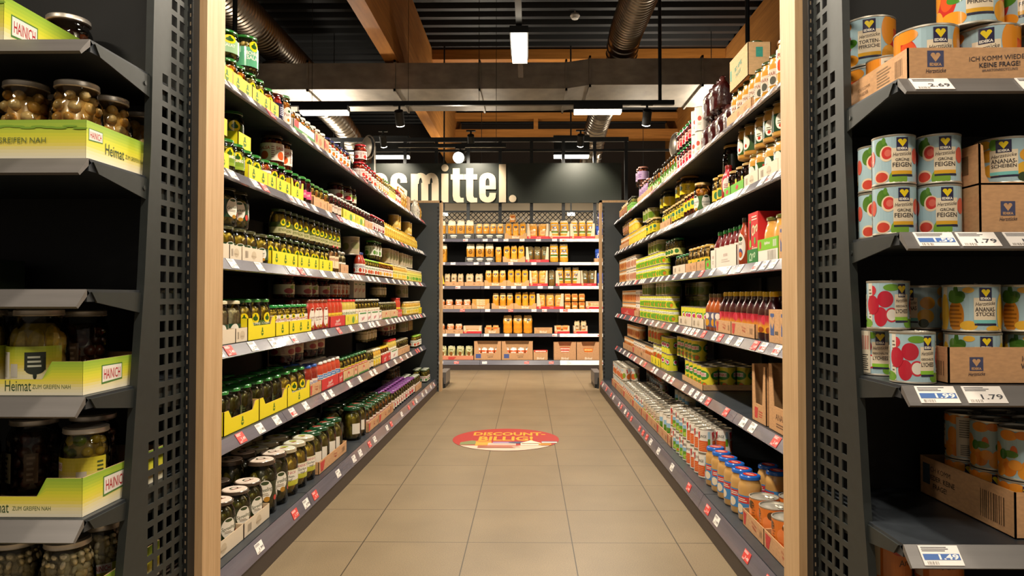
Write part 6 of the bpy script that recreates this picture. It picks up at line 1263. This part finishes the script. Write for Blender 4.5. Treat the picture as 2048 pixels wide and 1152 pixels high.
PCH = [('E', -1.15, .5, .46, .32, '#c8382c'), ('E', -1.05, .55, .3, .22, '#d8582c'), ('E', -.75, .5, .3, .09, '#4f8a2c'), ('E', -1.1, .86, .42, .12, '#e2902c'), ('E', -.9, .14, .5, .14, '#e8982c'), ('E', .75, .7, .3, .3, '#e2902c'), ('E', .8, .2, .35, .2, '#e8a23c')]
PIN = [('E', -1.05, .34, .3, .33, '#c07a24'), ('B', -1.05, .34, .5, .5, 6, '#8a5418', False), ('E', -1.05, .8, .1, .2, '#3f6a24'), ('E', -1.2, .76, .16, .12, '#4f7a2c'), ('E', -.88, .76, .18, .1, '#3f6a24'), ('E', -1.05, .68, .3, .08, '#4f7a2c'), ('E', -.6, .14, .3, .1, '#e8b43a'), ('E', -.6, .88, .2, .06, '#e8b43a'), ('E', .3, .08, .3, .06, '#e8b43a'), ('R', -1.55, .5, .26, .9, '#d8cdb6'), ('B', -1.55, .45, .2, .7, 8, '#4a4438', False), ('E', .75, .4, .26, .4, '#e8b83a')]
PST = [('E', -.55, .62, .4, .13, '#e2a234'), ('E', -.7, .86, .26, .1, '#e8b43a'), ('E', -.3, .84, .2, .14, '#6aa03a'), ('E', -.4, .3, .4, .14, '#e2a234'), ('E', .9, .6, .36, .14, '#e2a234'), ('E', .8, .3, .4, .16, '#e8b43a'), ('E', .7, .14, .24, .1, '#3a4a2c')]
LYC = [('E', -.8, .62, .38, .17, '#b8283a'), ('E', -1.02, .26, .33, .2, '#bf2c3c'), ('E', -.5, .3, .3, .15, '#c93844'), ('E', -.5, .3, .23, .115, '#e8e0d4'), ('E', -.5, .86, .38, .07, '#6a9a34'), ('E', -1.45, .8, .22, .1, '#c93844'), ('R', -1.6, .5, .28, .9, '#ddd3c2'), ('B', -1.6, .5, .2, .7, 10, '#6a6258', False), ('E', .5, .12, .4, .1, '#6a9a34'), ('E', .9, .5, .36, .2, '#b8283a')]
MAN = [('E', -.75, .3, .34, .12, '#e8922c'), ('E', -.5, .2, .36, .14, '#e07f1c'), ('E', -.95, .16, .3, .12, '#e8982c'), ('E', -.2, .3, .3, .1, '#ee9a34'), ('E', -.4, .5, .34, .07, '#5a8a34'), ('E', -.75, .48, .2, .1, '#3f7a2c'), ('E', -.5, .86, .42, .1, '#e8922c'), ('E', .1, .88, .3, .08, '#df7f1c'), ('E', -1.4, .55, .16, .12, '#d8682c'), ('E', .9, .5, .3, .2, '#e8922c')]
MAN = MAN + [(f[0], f[1] - 1.15, *f[2:]) for f in MAN[:8]]
kind('FG', 'fruit_can', 'tall can of green figs', 'can', .0425, .106, 'can', lab=edlabel([('GRÜNE', .055), ('FEIGEN', .085)], FIG, .2), pull=1)
kind('PE', 'fruit_can', 'large can of cake peaches', 'can', .062, .122, 'can', lab=edlabel([('TORTEN-', .07), ('PFIRSICHE', .07)], PCH, .12, hw=.42), pull=1)
kind('PB', 'fruit_can', 'gold-rimmed peach can showing its nutrition table', 'can', .045, .11, 'can', lab=[band('#e08a2c', .03, .97, PI), ('R', .2, .5, 1.5, .9, '#d8cbb8'), ('B', .2, .5, 1.2, .8, 12, '#7a6e60', False), ('E', -.9, .2, .3, .2, '#5a8a34')])
kind('PN', 'fruit_can', 'large can of pineapple pieces', 'can', .053, .1, 'can', lab=edlabel([('ANANAS-', .09), ('STÜCKE', .07)], PIN, .42, '#7cc8c4', .42), pull=1)
kind('PS', 'fruit_can', 'pineapple slice can in a torn kraft box', 'can', .053, .1, 'can', lab=edlabel([('ANANAS-', .09), ('SCHEIBEN', .07)], PST, .25, '#7cc8c4', .48), pull=1)
kind('PO', 'fruit_can', 'pineapple can with turned label', 'can', .042, .1, 'can', lab=edlabel([('ANANAS', .09)], PST, -.75, '#7cc8c4', .42), pull=1)
kind('LY', 'fruit_can', 'tall can of lychees', 'can', .0425, .106, 'can', lab=edlabel([('GESCHÄLTE', .04), ('LYCHEES', .08)], LYC, .62, '#8cc43a', .36), pull=1)
kind('LB', 'fruit_can', 'lychee can turned to its barcode', 'can', .0425, .106, 'can', lab=edlabel([('GESCHÄLTE', .04), ('LYCHEES', .08)], LYC, .9, '#8cc43a', .4) + [('R', .12, .5, .6, .9, '#d8cdb8'), ('B', .12, .28, .4, .36, 8, '#3a3430', False), ('B', .12, .7, .5, .3, 7, '#b04a44', True)], pull=1)
kind('MA', 'fruit_can', 'mandarin orange can', 'can', .043, .108, 'can', lab=edlabel([('MANDARIN-', .06), ('ORANGEN', .07)], MAN, .95, '#e8a02c', .42, offs=(0, 3.1)), pull=1)
kind('MB', 'fruit_can', 'mandarin can turned to its ingredients panel', 'can', .043, .108, 'can', lab=edlabel([('MANDARIN-', .06)], MAN, 2.3, '#e8a02c', .42) + [('R', .1, .5, 1.2, .86, '#cdc4b4'), ('B', .1, .68, .9, .4, 8, '#5a5248', False), ('B', .1, .22, .8, .24, 6, '#2c2824', False)], pull=1)
kind('AN', 'fruit_can', 'orange pineapple can with red badge', 'can', .05, .115, 'can', lab=[band('#c8702c', .03, .97, PI), ('E', -.2, .72, .5, .2, '#a82c24'), ('T', 'GUT', -.2, .74, .09, '#e8d0c0', .02, .7), ('T', 'Ananas', .3, .4, .12, '#4a2c14', .01, 1.2, .1), ('R', -1.3, .5, .5, .8, '#cdbfa6'), ('E', 1.2, .4, .4, .3, '#d8a03a')])
R4, R3, R2, R1 = [z + .0008 for z in ER]
def ktray(label, w, d, x0, yf, z, hf, front, side, hs=None, notch=None):
    t = empty('cardboard_tray', (x0 + w / 2, yf, z)); tag(t, label, 'tray'); hw = w / 2; c, inn = '#cf9f72', '#b08658'; hs = hs or hf
    m = MB(); m.box((-hw, 0, 0), (hw, d, .002), inn)
    poly = [(-hw, 0), (hw, 0), (hw, hs), *(notch or []), (-hw, hs)]
    m.prism(poly, flat(0), .003, c, 0, inn)
    for xs, s in ((hw, 1), (-hw, -1)): m.prism([(0, 0), (d, 0), (d, hs), (0, hs)], lambda u, v, e: (xs + s * e, u, v), .003, c, 0, inn)
    m.prism([(-hw, 0), (hw, 0), (hw, hs), (-hw, hs)], lambda u, v, e: (u, d - e, v), .003, inn)
    m.decor(front, lambda u, v, e: (u, -e, v), step=0); m.decor(side, lambda u, v, e: (-hw - e, d - u, v), step=0)
    m.build('cardboard', 'kraft', t, smooth=0); return t
def klogo(u, v, s): return [('R', u, v + s * .2, s, s, '#474a6a'), ('H', u, v + s * .3, s * .3, '#cf9f72'), ('T', 'EDEKA', u, v - s * .14, s * .16, '#cf9f72', .05, s * .86), ('T', 'Herzstücke', u, v - s * .52, s * .26, '#4a4048', .004, s * 1.2, .05, .25)]
x = lambda px, y=1.44: onY(px, 600, y).x
# top: peaches
w = .285
ktray('kraft tray of large peach cans on the right end display, printed with a heart logo', w, .256, x(1813), 1.425, R1, .068,
  klogo(-w * .3, .038, .034) + [('T', 'ICH KOMM WIEDER.', w * .16, .047, .0095, '#3f3a40', .012, w * .46, .06), ('T', 'KEINE FRAGE!', w * .16, .033, .0095, '#3f3a40', .012, w * .34, .06), ('T', '#KARTONRECYCLING', w * .16, .022, .005, '#4f4a50', .008, w * .3, .06), ('B', w * .42, .03, .02, .03, 5, '#b88a60', False)],
  [('B', .22, .036, .03, .036, 9, '#8a6a4a', True), ('B', .16, .04, .06, .04, 6, '#9a7a58', False), ('T', 'ICH KOMM', .07, .04, .008, '#8a6a4a', .01), ('T', 'WIEDER', .07, .028, .008, '#8a6a4a', .01)])
pr = 'right display top shelf'
place('PE', (.863, 1.498, R1 + .003), -.19, pr, pos=0); place('PE', (.993, 1.498, R1 + .003), -.7, pr, pos=1)
place('PE', (1.14, 1.498, R1 + .003), .1, pr, pos=2)
place('PB', (.85, 1.635, R1 + .003), -.2, pr, row=1, pos=0)
place('PE', (.866, 1.75, R1), -.1, pr, row=2, pos=0); place('PE', (.864, 1.75, R1 + .1235), -.55, pr, row=2, lay=1, pos=0)
for i, px in enumerate((1947, 2069)): place('PE', (x(px, 1.5), 1.5, R1 + .1265), -.37 - .3 * i, pr, lay=1, pos=i)
# figs
pf = 'right display second shelf'
for lay in (0, 1):
    for i, (xx, y) in enumerate(((.796, 1.508), (.888, 1.5))): place('FG', (xx, y, R2 + lay * .1075), (-.22, -.36)[i] - .06 * lay, pf, 0, lay, i)
    place('FG', (.812, 1.606, R2 + lay * .1075), -.2, pf, 1, lay, 0)
bw = .25
ktray('lower kraft box of pineapple cans beside the fig cans, with a heart logo', bw, .22, .937, 1.44, R2, .1,
   klogo(-bw * .27, .045, .03) + [('T', 'ICH KOMM', .045, .05, .012, '#3f3a40', .012, .08)], [('B', .14, .045, .05, .04, 9, '#6a4c30', True)])
bx = .937
ktray('torn upper kraft box holding a pineapple slice can beside the fig cans', bw, .22, bx, 1.44, R2 + .102, .085, [], [('B', .14, .045, .05, .04, 9, '#6a4c30', True), ('R', .17, .045, .03, .04, '#7a5a3a')], notch=[(bw / 2 - .0, .004), (-bw / 2 + .02, .004), (-bw / 2 + .012, .02), (-bw / 2 + .008, .08)])
place('PS', (1.03, 1.502, R2 + .105), -.85, pf, 0, 1, 3)
place('PS', (1.127, 1.578, R2 + .105), .1, pf, 0, 1, 4)
# lychees and pineapples
pl = 'right display third shelf'
place('LY', (.806, 1.462, R3), -.42, pl, 0, 0, 0); place('LB', (.812, 1.606, R3), -1.36, pl, 1, 0, 0)
place('LY', (.797, 1.54, R3 + .1075), -.43, pl, 0, 1, 0)
w = .3
ktray('kraft tray of pineapple cans on the right end display, beside the lychee cans', w, .25, .863, 1.432, R3, .075,
   klogo(-w * .31, .035, .028) + [('T', 'ICH KOMM', .03, .055, .011, '#3f3a40', .012, .06, .12), ('T', 'WIEDER. KEINE', .04, .041, .011, '#3f3a40', .012, .085, .12), ('T', 'FRAGE!', .035, .026, .011, '#3f3a40', .012, .045, .12)], [('B', .21, .03, .05, .03, 9, '#7a5a3a', True)])
for i, px in enumerate((1940, 2062)): place('PN', (x(px, 1.5), 1.494, R3 + .003), -.5 - .1 * i, pl, 0, 0, 2 + i)
for i, px in enumerate((1938, 2046)): place('PN', (x(px, 1.5), 1.494, R3 + .1045), -.47 - .02 * i, pl, 0, 1, 2 + i)
place('PO', (.912, 1.605, R3 + .003), -.47, pl, 2, 0, 2); place('PO', (.912, 1.605, R3 + .1045), -.47, pl, 2, 1, 2)
# mandarins, receding into the shelf
pm = 'right display fourth shelf'
t = ktray('dark-lying kraft tray of mandarin cans on the right end display', .3, .34, 1.0, 1.44, R4, .095, klogo(-.08, .045, .03), [('T', 'ICH KOMM', .08, .07, .012, '#4a3828', .012), ('T', 'WIEDER. KEINE', .08, .05, .012, '#4a3828', .012), ('T', 'FRAGE!', .08, .03, .012, '#4a3828', .012), ('B', .27, .045, .08, .06, 12, '#5a4028', True), ('R', .025, .055, .03, .05, '#3a4a5a')])
for i, y in enumerate((1.491, 1.586, 1.681)):
    place('MA', (1.052, y, R4 + .003), -1.33, pm, i, 0, 0); place(('MA', 'MA', 'MB')[i], (1.052, y, R4 + .1125), (-.5, -.44, -.5)[i], pm, i, 1, 0)
    place('MA', (1.145, y, R4 + .003), .2, pm, i, 0, 1); place('MA', (1.145, y, R4 + .1125), .2, pm, i, 1, 1)
pz = 'right display bottom shelf'
for i, (xx, y) in enumerate(((.83, 1.62), (.935, 1.6), (.87, 1.73))): place('AN', (xx, y, .191), -.1 + .1 * i, pz, 0 if i < 2 else 1, 0, i)
place('AN', (.83, 1.62, .3065), .3, pz, 0, 1, 0); place('AN', (.935, 1.6, .3065), -.1, pz, 0, 1, 1)

# ================================================================= labels for all the goods
ORD = 'first second third fourth fifth sixth seventh eighth ninth tenth eleventh twelfth thirteenth fourteenth fifteenth sixteenth seventeenth eighteenth nineteenth twentieth'.split()
def ordn(i):
    if i < 20: return ORD[i]
    t, u = divmod(i + 1, 10); T = {2: 'twenty', 3: 'thirty', 4: 'forty'}[t]
    return (T[:-1] + 'ieth') if u == 0 else T + '-' + ORD[u - 1]
by = {}
for e in REG: by.setdefault((e['d'] if e['cat'] != 'tray' else e['d'], e['shelf']), []).append(e)
for (d, sh), L in by.items():
    far_ = sh.startswith('far') or 'display' in sh
    end = 'from left' if far_ else 'from near end'
    grp = f'{d}s on the {sh}'
    sub = {}
    for e in L: sub.setdefault((e['row'], e['lay']), []).append(e)
    rows = {e['row'] for e in L}; lays = {e['lay'] for e in L}
    for (r, ly), S in sub.items():
        S.sort(key=lambda e: e['pos'])
        # a few items can share a spot's order when they were placed in separate runs
        for i, e in enumerate(S):
            words_ = []
            dd = d
            pre = '' if len(lays) == 1 else (('lower ' if ly == min(lays) else 'upper ' if ly == max(lays) else 'middle '))
            rowp = '' if len(rows) == 1 else (('front-row ', 'second-row ', 'third-row ', 'fourth-row ')[r])
            where = f', {sh}' if len(S) == 1 else f', {ordn(i)} {end}, {sh}'
            e['o']['label'] = pre + rowp + dd + where
            e['o']['category'] = e['cat']
            if len(L) > 1: e['o']['group'] = grp
for r_, ks in PROTO.values():
    for q in ks: bpy.data.objects.remove(q)
    bpy.data.objects.remove(r_)

# ================================================================= light in general, view
w = bpy.data.worlds.new('world'); SC.world = w; w.use_nodes = True
bg = w.node_tree.nodes['Background']; bg.inputs['Color'].default_value = (1, .86, .7, 1); bg.inputs['Strength'].default_value = .16
SC.view_settings.view_transform = 'Standard'; SC.view_settings.look = 'None'; SC.view_settings.gamma = 1; SC.view_settings.use_curve_mapping = False
SC.view_settings.exposure = 0.0
SC.cycles.max_bounces = 6; SC.cycles.diffuse_bounces = 3; SC.cycles.glossy_bounces = 3; SC.cycles.transparent_max_bounces = 10
SC.cycles.caustics_reflective = False; SC.cycles.caustics_refractive = False
